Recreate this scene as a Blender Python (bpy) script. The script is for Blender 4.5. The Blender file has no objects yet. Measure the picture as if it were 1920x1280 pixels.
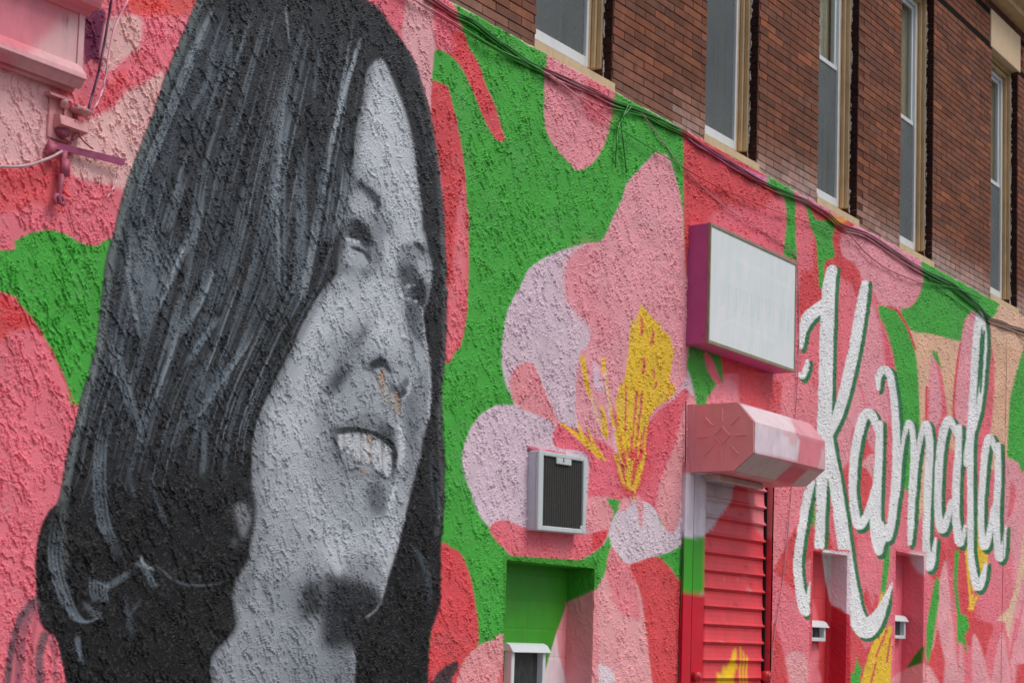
import bpy, math, random
import numpy as np
from mathutils import Matrix, Vector
random.seed(7); np.random.seed(7)
scene = bpy.context.scene
COL = scene.collection

# ------------------------------------------------------------------ camera
FPX, PCX, PCY = 3100.0, 960.0, 918.0          # focal length and principal point in photo pixels (shift lens)
CAM_D, CAM_H = 6.496, 1.6
_x0 = np.array([3145.0 - PCX, 1268.0 - PCY])
_X = np.array([_x0[0], -_x0[1], -FPX])
_vx = 2044 - PCX
_zy = -(_vx * _X[0] + FPX * FPX) / _X[1]
_Z = np.array([_vx, _zy, -FPX]) * np.sign(_zy)
_X /= np.linalg.norm(_X); _Z /= np.linalg.norm(_Z); _Y = np.cross(_Z, _X)
RW = np.array([_X, _Y, _Z])                    # world = RW @ camera
cam_data = bpy.data.cameras.new('camera'); cam = bpy.data.objects.new('camera', cam_data); COL.objects.link(cam)
m = Matrix.Identity(4)
for i in range(3):
    for j in range(3): m[i][j] = RW[i][j]
m[1][3] = -CAM_D; m[2][3] = CAM_H
cam.matrix_world = m
cam_data.sensor_width = 36; cam_data.lens = FPX / 1920 * 36
cam_data.shift_y = (PCY - 640) / 1920; cam_data.clip_end = 500
cam_data.dof.use_dof = True; cam_data.dof.focus_distance = 11.5; cam_data.dof.aperture_fstop = 5.6
scene.camera = cam

# ------------------------------------------------------------------ light
SUN_EL, SUN_AZ = 56.0, -80.0                   # azimuth of the direction towards the sun, degrees from +X
world = bpy.data.worlds.new('World'); scene.world = world; world.use_nodes = True
wn = world.node_tree; bg = wn.nodes['Background']
sky = wn.nodes.new('ShaderNodeTexSky'); sky.sky_type = 'NISHITA'; sky.sun_disc = False
sky.sun_elevation = math.radians(SUN_EL); sky.sun_rotation = math.radians(90 - SUN_AZ)
sky.dust_density = 4.0; sky.ozone_density = 1.2; sky.air_density = 0.9; sky.altitude = 0
wn.links.new(sky.outputs[0], bg.inputs[0]); bg.inputs[1].default_value = 0.135
sd = bpy.data.lights.new('sun', 'SUN'); sd.energy = 1.3; sd.angle = math.radians(22); sd.color = (1.0, 0.975, 0.94)
sun = bpy.data.objects.new('sun', sd); COL.objects.link(sun)
_d = Vector((math.cos(math.radians(SUN_AZ)) * math.cos(math.radians(SUN_EL)), math.sin(math.radians(SUN_AZ)) * math.cos(math.radians(SUN_EL)), math.sin(math.radians(SUN_EL))))
sun.rotation_euler = _d.to_track_quat('Z', 'Y').to_euler(); sun.location = (8, -10, 14)
vs = scene.view_settings; vs.view_transform = 'Standard'; vs.look = 'None'; vs.gamma = 1; vs.use_curve_mapping = False
vs.exposure = -0.13

# ------------------------------------------------------------------ helpers
def _ray(px, py):
    return RW @ np.array([px - PCX, -(py - PCY), -FPX])
def at(px, py, Y=0.0):
    """point of the plane y=Y (the wall is y=0) seen at photo pixel px,py"""
    r = _ray(px, py); t = (Y + CAM_D) / r[1]
    return (r[0] * t, Y, CAM_H + r[2] * t)
def atX(px, py, X):
    r = _ray(px, py); t = X / r[0]
    return (X, -CAM_D + r[1] * t, CAM_H + r[2] * t)
def proj(P):
    P = np.asarray(P, float); q = P - np.array([0, -CAM_D, CAM_H]); c = q @ RW
    return PCX + FPX * c[..., 0] / -c[..., 2], PCY - FPX * c[..., 1] / -c[..., 2]

def srgb(*c):
    c = np.array(c[0] if len(c) == 1 else c, float) / 255.0
    return np.where(c <= 0.04045, c / 12.92, ((c + 0.055) / 1.055) ** 2.4)
GAIN = np.array([0.70, 0.705, 0.715])
def alb(*c): return np.clip(srgb(*c) / GAIN, 0.0, 0.86)

def link(name, me, parent=None):
    o = bpy.data.objects.new(name, me); COL.objects.link(o)
    if parent is not None: o.parent = parent
    return o
def empty(name, loc, label, cat, group=None):
    o = bpy.data.objects.new(name, None); COL.objects.link(o); o.location = loc; o.empty_display_size = 0.1
    o['label'] = label; o['category'] = cat
    if group: o['group'] = group
    return o
def tag(o, label=None, cat=None, group=None, kind=None):
    if label: o['label'] = label
    if cat: o['category'] = cat
    if group: o['group'] = group
    if kind: o['kind'] = kind
    return o
class MB:
    """collects shapes in world coordinates; build() links them as one mesh relative to its parent"""
    def __init__(s): s.v = []; s.f = []; s.c = []; s.sm = []
    def add(s, vs, fs, col=None, smooth=False):
        b = len(s.v); s.v += [tuple(map(float, p)) for p in vs]; s.f += [tuple(b + i for i in f) for f in fs]
        s.c += [tuple(col) if col is not None else (1, 1, 1)] * len(vs); s.sm += [smooth] * len(fs)
    def box(s, x0, x1, y0, y1, z0, z1, col=None, b=0.0):
        if x0 > x1: x0, x1 = x1, x0
        if y0 > y1: y0, y1 = y1, y0
        if z0 > z1: z0, z1 = z1, z0
        if b <= 0:
            s.add([(x0,y0,z0),(x1,y0,z0),(x1,y1,z0),(x0,y1,z0),(x0,y0,z1),(x1,y0,z1),(x1,y1,z1),(x0,y1,z1)],
              [(0,3,2,1),(4,5,6,7),(0,1,5,4),(1,2,6,5),(2,3,7,6),(3,0,4,7)], col); return
        b = min(b, (x1-x0)*.4, (y1-y0)*.4, (z1-z0)*.4)
        vs = []
        for (cx, dx) in ((x0, b), (x1, -b)):
            for (cy, dy) in ((y0, b), (y1, -b)):
                for (cz, dz) in ((z0, b), (z1, -b)):
                    vs += [(cx, cy+dy, cz+dz), (cx+dx, cy, cz+dz), (cx+dx, cy+dy, cz)]
        idx = lambda i, j, k, a: ((i*2+j)*2+k)*3+a
        fs = [(idx(0,0,0,0),idx(0,0,1,0),idx(0,1,1,0),idx(0,1,0,0)),(idx(1,0,0,0),idx(1,1,0,0),idx(1,1,1,0),idx(1,0,1,0)),
              (idx(0,0,0,1),idx(1,0,0,1),idx(1,0,1,1),idx(0,0,1,1)),(idx(0,1,0,1),idx(0,1,1,1),idx(1,1,1,1),idx(1,1,0,1)),
              (idx(0,0,0,2),idx(0,1,0,2),idx(1,1,0,2),idx(1,0,0,2)),(idx(0,0,1,2),idx(1,0,1,2),idx(1,1,1,2),idx(0,1,1,2))]
        for j in (0,1):
            for k in (0,1): fs.append((idx(0,j,k,1),idx(1,j,k,1),idx(1,j,k,2),idx(0,j,k,2)))
        for i in (0,1):
            for k in (0,1): fs.append((idx(i,0,k,0),idx(i,1,k,0),idx(i,1,k,2),idx(i,0,k,2)))
        for i in (0,1):
            for j in (0,1): fs.append((idx(i,j,0,0),idx(i,j,1,0),idx(i,j,1,1),idx(i,j,0,1)))
        for i in (0,1):
            for j in (0,1):
                for k in (0,1): fs.append((idx(i,j,k,0),idx(i,j,k,1),idx(i,j,k,2)))
        s.add(vs, fs, col)
    def prism(s, prof, x0, x1, col=None, n=1):
        """prof: list of (y,z), extruded along x"""
        k = len(prof); vs = []; fs = []
        for i in range(n + 1):
            x = x0 + (x1 - x0) * i / n; vs += [(x, y, z) for y, z in prof]
        for i in range(n):
            for j in range(k):
                fs.append((i*k+j, i*k+(j+1)%k, (i+1)*k+(j+1)%k, (i+1)*k+j))
        fs.append(tuple(range(k))[::-1]); fs.append(tuple(n*k+j for j in range(k)))
        s.add(vs, fs, col)
    def tube(s, pts, r, n=7, cols=None, col=None, cap=True):
        pts = [Vector(p) for p in pts]; vs = []; fs = []; cc = []
        for i, p in enumerate(pts):
            t = (pts[min(i+1, len(pts)-1)] - pts[max(i-1, 0)]).normalized()
            a = t.cross(Vector((0.3, 1, 0.1))).normalized(); b = t.cross(a)
            rr = r[i] if hasattr(r, '__len__') else r
            for k in range(n):
                th = 2*math.pi*k/n; vs.append(p + (a*math.cos(th) + b*math.sin(th))*rr)
                cc.append(tuple(cols[i]) if cols is not None else (tuple(col) if col is not None else (1,1,1)))
        for i in range(len(pts)-1):
            for k in range(n): fs.append((i*n+k, i*n+(k+1)%n, (i+1)*n+(k+1)%n, (i+1)*n+k))
        if cap: fs += [tuple(range(n))[::-1], tuple((len(pts)-1)*n+k for k in range(n))]
        b0 = len(s.v); s.v += [tuple(p) for p in vs]; s.f += [tuple(b0+i for i in f) for f in fs]; s.c += cc; s.sm += [True]*len(fs)
    def build(s, name, mat, parent=None, origin=(0,0,0), colors=False):
        me = bpy.data.meshes.new(name); o = origin
        if parent is not None and parent.type == 'EMPTY' and parent.parent is None: o = tuple(parent.location)
        elif parent is not None: o = tuple(parent.get('_o', (0,0,0))) if parent.type != 'EMPTY' else tuple(Vector(parent.location) + Vector(parent.parent.location if parent.parent else (0,0,0)))
        me.from_pydata([(v[0]-o[0], v[1]-o[1], v[2]-o[2]) for v in s.v], [], s.f)
        me.polygons.foreach_set('use_smooth', s.sm)
        if colors:
            a = me.color_attributes.new('paint', 'FLOAT_COLOR', 'POINT')
            a.data.foreach_set('color', np.hstack([np.array(s.c, float), np.ones((len(s.c), 1))]).ravel())
        me.materials.append(mat); me.update()
        return link(name, me, parent)
def sub(name, mb, mat, parent, root, colors=False):
    """part of a part: the part itself sits at its root's origin, so use the root's origin"""
    me_o = MB.build(mb, name, mat, None, tuple(root.location), colors); me_o.parent = parent
    return me_o

# ------------------------------------------------------------------ materials
def mat(name, color=(.5,.5,.5), rough=.6, spec=.3, bump=0.0, bscale=80, var=0.0, vscale=6, attr=False, metal=0.0, dirt=0.0, dcol=(.1,.08,.06), world=False):
    M = bpy.data.materials.new(name); M.use_nodes = True; nt = M.node_tree; P = nt.nodes['Principled BSDF']
    P.inputs['Roughness'].default_value = rough; P.inputs['Specular IOR Level'].default_value = spec; P.inputs['Metallic'].default_value = metal
    tc = nt.nodes.new('ShaderNodeTexCoord'); src = None
    if world:
        ge = nt.nodes.new('ShaderNodeNewGeometry'); tc = type('T', (), {'outputs': {'Object': ge.outputs['Position']}})()
    if attr:
        a = nt.nodes.new('ShaderNodeAttribute'); a.attribute_name = 'paint'; src = a.outputs['Color']
    else:
        a = nt.nodes.new('ShaderNodeRGB'); a.outputs[0].default_value = (*color, 1); src = a.outputs[0]
    if var > 0:
        n = nt.nodes.new('ShaderNodeTexNoise'); n.inputs['Scale'].default_value = vscale; n.inputs['Detail'].default_value = 6
        nt.links.new(tc.outputs['Object'], n.inputs['Vector'])
        mr = nt.nodes.new('ShaderNodeMapRange'); mr.inputs[1].default_value = .3; mr.inputs[2].default_value = .7
        mr.inputs[3].default_value = 1 - var; mr.inputs[4].default_value = 1 + var; nt.links.new(n.outputs[0], mr.inputs[0])
        mx = nt.nodes.new('ShaderNodeVectorMath'); mx.operation = 'SCALE'; nt.links.new(src, mx.inputs[0]); nt.links.new(mr.outputs[0], mx.inputs['Scale']); src = mx.outputs[0]
    if dirt > 0:
        n = nt.nodes.new('ShaderNodeTexNoise'); n.inputs['Scale'].default_value = 9; n.inputs['Detail'].default_value = 9; n.inputs['Roughness'].default_value = .7
        mp = nt.nodes.new('ShaderNodeMapping'); mp.inputs['Scale'].default_value = (1, 1, .35)
        nt.links.new(tc.outputs['Object'], mp.inputs[0]); nt.links.new(mp.outputs[0], n.inputs['Vector'])
        mr = nt.nodes.new('ShaderNodeMapRange'); mr.inputs[1].default_value = .48; mr.inputs[2].default_value = .72; mr.inputs[4].default_value = dirt
        nt.links.new(n.outputs[0], mr.inputs[0])
        mx = nt.nodes.new('ShaderNodeMix'); mx.data_type = 'RGBA'; nt.links.new(mr.outputs[0], mx.inputs[0]); nt.links.new(src, mx.inputs[6]); mx.inputs[7].default_value = (*dcol, 1); src = mx.outputs[2]
    nt.links.new(src, P.inputs['Base Color'])
    if bump > 0:
        n = nt.nodes.new('ShaderNodeTexNoise'); n.inputs['Scale'].default_value = bscale; n.inputs['Detail'].default_value = 5; n.inputs['Roughness'].default_value = .6
        nt.links.new(tc.outputs['Object'], n.inputs['Vector'])
        b = nt.nodes.new('ShaderNodeBump'); b.inputs['Strength'].default_value = 1; b.inputs['Distance'].default_value = bump
        nt.links.new(n.outputs[0], b.inputs['Height']); nt.links.new(b.outputs[0], P.inputs['Normal'])
    return M
M_STUCCO = mat('painted_stucco', rough=.6, spec=.3, bump=.0028, bscale=120, attr=True, var=.07, vscale=3)
M_PAINT = mat('painted_smooth', rough=.48, spec=.35, bump=.0022, bscale=14, attr=True, var=.07, vscale=6, dirt=.28, dcol=(.16,.10,.09))
M_CABLE = mat('painted_cable', rough=.38, spec=.5, attr=True, var=.1, vscale=20)
M_BRICK = mat('brick_clay', rough=.85, spec=.15, bump=.003, bscale=90, attr=True, var=.2, vscale=9, dirt=.42, dcol=tuple(alb(70,54,50)), world=True)
M_MORTAR = mat('mortar', tuple(alb(88,60,52)), .95, .05, bump=.003, bscale=90, var=.2, vscale=12)
M_WHITE = mat('white_vinyl', tuple(alb(186,192,196)), .4, .4, dirt=.12)
M_TAN = mat('tan_wood', tuple(alb(172,148,114)), .6, .25, bump=.001, bscale=50, var=.1, vscale=5, dirt=.25)
M_SILL = mat('tan_sill', tuple(alb(184,164,132)), .7, .2, bump=.001, bscale=50, var=.06, vscale=5, dirt=.2)
M_STONE = mat('tan_stone', tuple(alb(186,166,138)), .8, .15, bump=.001, bscale=60, var=.04, vscale=5, dirt=.1)
M_CAULK = mat('caulk', tuple(alb(170,170,170)), .7, .2, bump=.004, bscale=60, var=.2, vscale=30)
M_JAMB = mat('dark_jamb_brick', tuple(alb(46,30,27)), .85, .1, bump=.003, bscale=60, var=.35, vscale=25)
M_SCREEN = None

# ------------------------------------------------------------------ paint canvas of the mural (a parameter plane of the wall)
OX, OY, CW, CH = 260, 420, 2460, 1920
CAN = np.empty((CH, CW, 3)); CAN[:] = alb(207, 100, 114)
def spline(pts, closed=True, n=7):
    p = np.array(pts, float); k = len(p); out = []
    rng = range(k if closed else k - 1)
    for i in rng:
        if closed: a, b, c, d = p[(i-1) % k], p[i], p[(i+1) % k], p[(i+2) % k]
        else: a, b, c, d = p[max(i-1, 0)], p[i], p[i+1], p[min(i+2, k-1)]
        t = (np.arange(n) / n)[:, None]
        out.append(.5*((2*b) + (-a+c)*t + (2*a-5*b+4*c-d)*t**2 + (-a+3*b-3*c+d)*t**3))
    out = np.vstack(out)
    if not closed: out = np.vstack([out, p[-1:]])
    return out
def blur(a, s):
    if s <= .3: return a
    if s > 8:                                     # three box passes
        w = int(round(s * 1.88 / 2)); k = 2*w+1
        for _ in range(3):
            for ax in (0, 1):
                pad = [(0,0),(0,0)]; pad[ax] = (w+1, w)
                c = np.cumsum(np.pad(a, pad, mode='edge'), axis=ax)
                a = (np.take(c, range(k, c.shape[ax]), ax) - np.take(c, range(0, c.shape[ax]-k), ax)) / k
        return a
    r = int(3*s)+1; g = np.exp(-np.arange(-r, r+1)**2/(2*s*s)); g /= g.sum()
    for ax in (0, 1):
        pad = [(0,0),(0,0)]; pad[ax] = (r, r); q = np.pad(a, pad, mode='edge'); o = np.zeros_like(a)
        for i, w in enumerate(g): o += w * np.take(q, range(i, i+a.shape[ax]), ax)
        a = o
    return a
def fill_mask(P, x0, y0, w, h):
    """antialiased winding coverage of polygon P inside the window"""
    SS = 2; acc = np.zeros(h*(w+2)); P = P - [x0, y0]; Q = np.roll(P, -1, 0)
    for (ax, ay), (bx, by) in zip(P, Q):
        if ay == by: continue
        sg = 1.0
        if ay > by: ax, ay, bx, by = bx, by, ax, ay; sg = -1.0
        s0 = max(int(math.ceil(ay*SS - .5)), 0); s1 = min(int(math.ceil(by*SS - .5)), h*SS)
        if s1 <= s0: continue
        s = np.arange(s0, s1); yy = (s+.5)/SS; xx = np.clip(ax + (yy-ay)*(bx-ax)/(by-ay), 0, w); xi = np.minimum(xx.astype(int), w); fr = xx - xi
        base = (s//SS)*(w+2) + xi
        np.add.at(acc, base, sg*(1-fr)/SS); np.add.at(acc, base+1, sg*fr/SS)
    return np.clip(np.abs(np.cumsum(acc.reshape(h, w+2), 1))[:, :w], 0, 1)
def put(mask, x0, y0, col, a, C=None):
    C = CAN if C is None else C
    h, w = mask.shape; S = C[y0:y0+h, x0:x0+w]; m_ = (mask*a)[..., None]
    S *= 1-m_; S += m_*np.asarray(col)
def window(P, pad):
    x0 = int(max(P[:,0].min()-pad, 0)); y0 = int(max(P[:,1].min()-pad, 0)); x1 = int(min(P[:,0].max()+pad+1, CW)); y1 = int(min(P[:,1].max()+pad+1, CH))
    return x0, y0, max(x1-x0, 1), max(y1-y0, 1)
def poly(pts, col, a=1.0, s=.6, sharp=False, C=None, clip=None, n=7):
    P = np.array(pts, float) if sharp else spline(pts, True, n)
    P = P + [OX, OY]; x0, y0, w, h = window(P, 3*s+3)
    mk = blur(fill_mask(P, x0, y0, w, h), s)
    if clip is not None: mk = mk * clip[y0:y0+h, x0:x0+w]
    put(mk, x0, y0, alb(*col) if not isinstance(col, np.ndarray) else col, a, C)
def full_mask(pts, s=0, sharp=False):
    P = (np.array(pts, float) if sharp else spline(pts)) + [OX, OY]
    x0, y0, w, h = window(P, 3*s+3); M_ = np.zeros((CH, CW)); M_[y0:y0+h, x0:x0+w] = blur(fill_mask(P, x0, y0, w, h), s); return M_
def stroke(pts, wd, col, a=1.0, soft=1.2, off=(0, 0), taper=False, C=None, clip=None, n=6, rough=0):
    p = spline(pts, False, n) + [OX+off[0], OY+off[1]]; k = len(p)
    wd = [wd]*len(pts) if not hasattr(wd, '__len__') else wd
    r = np.interp(np.linspace(0, len(pts)-1, k), range(len(pts)), wd)/2
    al = np.ones(k)
    if taper: t = np.linspace(0, 1, k); al = np.clip(np.minimum(t, 1-t)*4, 0, 1); r = r*(.35+.65*al)
    x0, y0, w, h = window(p, r.max()+soft+2)
    if w < 2 or h < 2: return
    X, Y = np.meshgrid(np.arange(x0, x0+w)+.5, np.arange(y0, y0+h)+.5); best = np.zeros((h, w))
    for i in range(k-1):
        a0, b0 = p[i], p[i+1]; ra = max(r[i], r[i+1]) + soft + 1
        lx0 = int(max(min(a0[0], b0[0])-ra-x0, 0)); lx1 = int(min(max(a0[0], b0[0])+ra-x0+1, w)); ly0 = int(max(min(a0[1], b0[1])-ra-y0, 0)); ly1 = int(min(max(a0[1], b0[1])+ra-y0+1, h))
        if lx1 <= lx0 or ly1 <= ly0: continue
        d = b0-a0; L = max(d@d, 1e-9); xs = X[ly0:ly1, lx0:lx1]-a0[0]; ys = Y[ly0:ly1, lx0:lx1]-a0[1]
        t = np.clip((xs*d[0]+ys*d[1])/L, 0, 1); D = np.hypot(xs-t*d[0], ys-t*d[1]); R = r[i]+(r[i+1]-r[i])*t
        cv = np.clip((R-D)/soft+.5, 0, 1)*(al[i]+(al[i+1]-al[i])*t)
        np.maximum(best[ly0:ly1, lx0:lx1], cv, out=best[ly0:ly1, lx0:lx1])
    if clip is not None: best = best*clip[y0:y0+h, x0:x0+w]
    put(best, x0, y0, alb(*col) if not isinstance(col, np.ndarray) else col, a, C)

_TAB = np.random.RandomState(3).rand(256, 256)
def vnoise(x, y):
    xi = np.floor(x).astype(np.int64); yi = np.floor(y).astype(np.int64); fx = x-xi; fy = y-yi
    fx = fx*fx*(3-2*fx); fy = fy*fy*(3-2*fy); a = xi & 255; b = yi & 255; a1 = (a+1) & 255; b1 = (b+1) & 255
    return (_TAB[a, b]*(1-fx)+_TAB[a1, b]*fx)*(1-fy)+(_TAB[a, b1]*(1-fx)+_TAB[a1, b1]*fx)*fy
def fbm(x, y, o=4, g=.5):
    s = 0; am = 1; t = 0
    for i in range(o): s = s+am*vnoise(x*2**i+17.3*i, y*2**i+9.1*i); t += am; am *= g
    return s/t
def sstep(a, b, x): t = np.clip((x-a)/(b-a), 0, 1); return t*t*(3-2*t)

# colours as they look in the photograph (alb() turns them into base colour)
PINK=(207,98,112); LPINK=(216,140,150); BLUSH=(203,158,158); RED=(190,60,66); GREEN=(54,149,44); LAV=(188,168,180); DPINK=(200,84,98)
YEL=(208,168,18); TAN=(198,158,130); LTAN=(205,190,160); DGRN=(36,104,62); WHT=(202,208,212); PURP=(98,28,66); MAG=(146,62,110)

# ---- left side
poly([(-260,-420),(400,-420),(340,60),(235,105),(200,210),(0,60),(-260,-40)],(205,104,120),s=2,sharp=True)
poly([(236,-60),(372,-60),(352,24),(300,30),(240,24)],(202,72,70),s=4)
poly([(196,42),(255,32),(262,70),(250,95),(222,118),(205,132),(186,128)],(208,158,156),s=3)
poly([(150,28),(192,20),(190,60),(178,118),(168,112),(156,122),(153,80)],PURP,s=1.5)
poly([(305,135),(262,160),(236,172),(205,205),(160,226),(136,244),(128,300),(140,332),(205,348),(236,352),(262,270),(285,200)],(206,160,158),s=3)
poly([(-200,120),(0,130),(60,150),(92,170),(100,270),(60,312),(0,318),(-200,330)],(206,156,158),s=4)
poly([(176,200),(206,150),(222,128),(238,140),(222,172),(196,205)],(196,74,84),s=3,a=.85)
poly([(-260,322),(0,314),(60,308),(104,292),(118,320),(128,370),(112,400),(60,380),(0,400),(-260,420)],(202,80,88),s=5)
poly([(-260,452),(0,470),(25,452),(60,436),(95,433),(125,443),(150,457),(175,462),(215,466),(215,700),(138,760),(120,715),(92,655),(62,606),(30,570),(0,548),(-260,470)],GREEN,s=1.2)
poly([(-200,540),(0,554),(20,566),(46,590),(60,618),(36,616),(12,628),(-30,650),(-200,660)],(194,58,62),s=4)
stroke([(0,553),(30,572),(60,608),(92,657),(120,718),(138,760)],3,(200,50,70),a=.7,soft=2)

# ---- right of the hair : pinks
poly([(680,-60),(842,-60),(855,21),(866,62),(876,90),(892,117),(910,165),(927,206),(940,250),(943,262),(935,267),(922,257),(903,220),(882,172),(861,127),(840,104),(813,94),(810,151),(802,206),(790,168),(755,79),(707,17)],(206,96,112),s=.8,n=4)
poly([(762,-60),(805,-30),(809,50),(813,96),(809,160),(801,212),(782,140),(752,72),(756,20)],(212,148,154),s=2)
poly([(842,62),(866,60),(876,90),(892,117),(910,165),(927,206),(940,250),(943,262),(935,267),(922,257),(903,220),(882,172),(861,127),(840,104),(850,92)],(196,62,70),s=1.5,n=4)
# green body
G0=[(844,-80),(1300,-80),(1300,1300),(824,1300),(826,1040),(815,960),(812,860),(812,722),(825,676),(848,662),(862,640),(870,592),(875,506),(874,440),(868,323),(858,254),(844,192),(834,162),(808,154),(810,120),(813,95),(835,101),(861,127),(882,172),(903,220),(922,257),(935,267),(943,260),(940,250),(927,206),(910,165),(892,117),(876,90),(865,58),(855,21)]
poly(G0,GREEN,s=.8,n=3)
poly([(808,156),(822,157),(834,163),(844,192),(858,254),(868,323),(874,440),(875,506),(870,592),(862,640),(848,662),(832,678),(834,560),(830,420),(824,330),(806,220)],(190,64,70),s=.8,n=4)
poly([(856,360),(866,350),(872,440),(873,506),(868,592),(860,640),(848,658),(834,674),(836,560),(846,510),(850,440)],(210,98,108),s=3)
poly([(822,1030),(844,1027),(862,1039),(879,1081),(889,1136),(894,1197),(889,1214),(868,1238),(855,1300),(795,1300),(803,1194)],(194,62,68),s=1,n=5)
poly([(896,1209),(917,1201),(944,1204),(946,1420),(830,1420),(850,1290),(868,1236)],(214,134,138),s=1)
poly([(935,1255),(946,1240),(946,1320),(928,1320)],(200,80,95),s=2)
# drop
poly([(1020,60),(1022,100),(1017,165),(1020,241),(1039,278),(1060,302),(1079,320),(1108,306),(1128,275),(1140,234),(1147,186),(1148,120)],(214,128,138),s=1)
poly([(1096,60),(1094,170),(1092,210),(1106,232),(1126,236),(1140,228),(1147,186),(1148,120)],(206,96,112),s=6,a=.8)
# big petal and lavender
poly([(1226,287),(1214,299),(1194,320),(1173,344),(1163,375),(1146,409),(1132,441),(1118,455),(1098,457),(1073,463),(1029,478),(991,502),(974,533),(960,557),(948,585),(942,612),(937,661),(941,705),(951,736),(960,758),(930,759),(906,771),(886,791),(868,829),(862,860),(866,885),(875,912),(893,960),(913,988),(930,1005),(947,1032),(968,1046),(1008,1055),(1055,1055),(1090,1046),(1119,1028),(1137,1005),(1160,935),(1290,900),(1296,660),(1285,516),(1278,440),(1275,388),(1266,344),(1252,299),(1240,290)],LAV,s=1,n=4)
poly([(1226,287),(1214,299),(1194,320),(1173,344),(1163,375),(1146,409),(1132,441),(1118,455),(1098,457),(1063,485),(1056,533),(1063,568),(1087,595),(1103,616),(1099,650),(1085,661),(1077,712),(1080,791),(1130,880),(1200,900),(1250,760),(1269,736),(1283,705),(1290,657),(1285,516),(1278,440),(1275,388),(1266,344),(1252,299),(1240,290)],(216,138,148),s=1,n=4)
poly([(1108,455),(1063,485),(1056,533),(1063,568),(1087,595),(1110,620),(1150,640),(1120,560),(1100,510)],(212,122,134),s=12,a=.6)
poly([(952,716),(962,690),(981,679),(998,685),(1012,716),(1029,757),(1043,788),(1052,802),(1005,778),(974,765),(958,748)],(216,128,136),s=1)
poly([(1108,700),(1113,676),(1120,700),(1127,730),(1124,735),(1112,726)],(184,166,184),s=2,a=.9)
# lower flower
poly([(1034,812),(1046,793),(1080,806),(1130,830),(1170,850),(1215,790),(1256,752),(1292,746),(1292,1010),(1230,965),(1200,940),(1160,938),(1134,933),(1100,935),(1098,855),(1040,838)],(206,92,108),s=1,n=5)
poly([(1215,790),(1240,762),(1272,752),(1262,800),(1236,850),(1215,900),(1190,905),(1205,840)],(200,78,92),s=5,a=.8)
poly([(1280,760),(1300,748),(1300,880),(1290,960),(1268,1005),(1250,998),(1236,975),(1228,945),(1234,905),(1256,850),(1270,800)],(214,138,144),s=1.5)
poly([(1098,938),(1132,930),(1150,945),(1143,975),(1137,993),(1108,998),(1094,995)],(214,132,140),s=1.5)
poly([(1184,905),(1186,850),(1150,820),(1140,780),(1165,770),(1215,800),(1205,870),(1196,915),(1176,930),(1162,915)],(196,66,80),s=5,a=.85)
poly([(914,990),(926,978),(947,975),(986,990),(1050,998),(1101,1000),(1137,992),(1139,994),(1132,1010),(1119,1028),(1090,1046),(1055,1056),(1008,1056),(965,1046),(944,1030),(922,1008)],(210,96,108),s=1)
poly([(1108,998),(1138,992),(1132,1011),(1119,1028),(1106,1032)],(194,60,66),s=1,sharp=True)
poly([(1180,936),(1166,948),(1152,962),(1139,992),(1141,1015),(1148,1032),(1166,1054),(1184,1060),(1213,1046),(1245,1037),(1267,1028),(1281,1010),(1290,900),(1284,870),(1276,900),(1272,960),(1268,985),(1256,1000),(1236,980),(1226,955),(1206,940)],(190,176,186),s=1,n=4)
poly([(1188,932),(1196,930),(1203,950),(1200,990),(1196,985),(1193,960)],(214,140,146),s=1)
poly([(1160,938),(1185,930),(1180,945),(1166,958),(1158,956)],(214,140,146),s=2)
poly([(1134,933),(1148,936),(1161,938),(1155,948),(1148,959),(1140,946)],GREEN,s=.8,sharp=True)
# stalk area
poly([(1144,1025),(1134,1068),(1114,1102),(1106,1120),(1106,1420),(1300,1420),(1300,1140),(1252,1060),(1200,1050),(1166,1058)],(216,142,146),s=1,n=4)
poly([(1144,1025),(1134,1064),(1141,1108),(1152,1138),(1166,1152),(1188,1160),(1198,1154),(1191,1104),(1178,1062),(1158,1046)],(212,116,126),s=1.5)
poly([(1177,1062),(1195,1053),(1213,1045),(1234,1045),(1256,1068),(1279,1100),(1292,1120),(1292,1420),(1236,1420),(1220,1280),(1212,1215),(1205,1161),(1197,1110)],(192,62,66),s=1,n=4)
poly([(1238,1043),(1262,1030),(1292,1008),(1292,1115),(1277,1096),(1259,1072)],GREEN,s=1,sharp=True)
poly([(1098,1240),(1112,1240),(1140,1252),(1150,1275),(1146,1340),(1098,1340)],(196,180,188),s=1)
# stamens
poly([(1199,570),(1193,590),(1188,608),(1182,594),(1177,626),(1175,667),(1168,712),(1158,724),(1152,747),(1154,800),(1160,850),(1160,905),(1173,925),(1196,912),(1206,850),(1208,820),(1214,780),(1226,764),(1240,756),(1258,740),(1262,728),(1251,714),(1256,690),(1260,660),(1252,628),(1238,620),(1236,610),(1224,600),(1212,588)],YEL,s=.8,sharp=True)
for a,b,w_ in [((1199,596),(1200,628),4),((1222,622),(1217,645),4),((1204,672),(1202,700),5),((1222,690),(1223,708),3),((1228,716),(1224,728),4),((1170,722),(1168,812),3),((1190,735),(1184,800),4),((1200,734),(1192,810),4),((1180,820),(1176,890),2.5),((1172,840),(1168,905),2.5),((1190,830),(1184,900),2.5),((1199,850),(1190,908),3),((1166,860),(1162,915),3),((1205,800),(1196,880),3)]:
    stroke([a,((a[0]+b[0])/2+1,(a[1]+b[1])/2),b],w_,(196,80,84),soft=1,a=.95)
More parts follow.
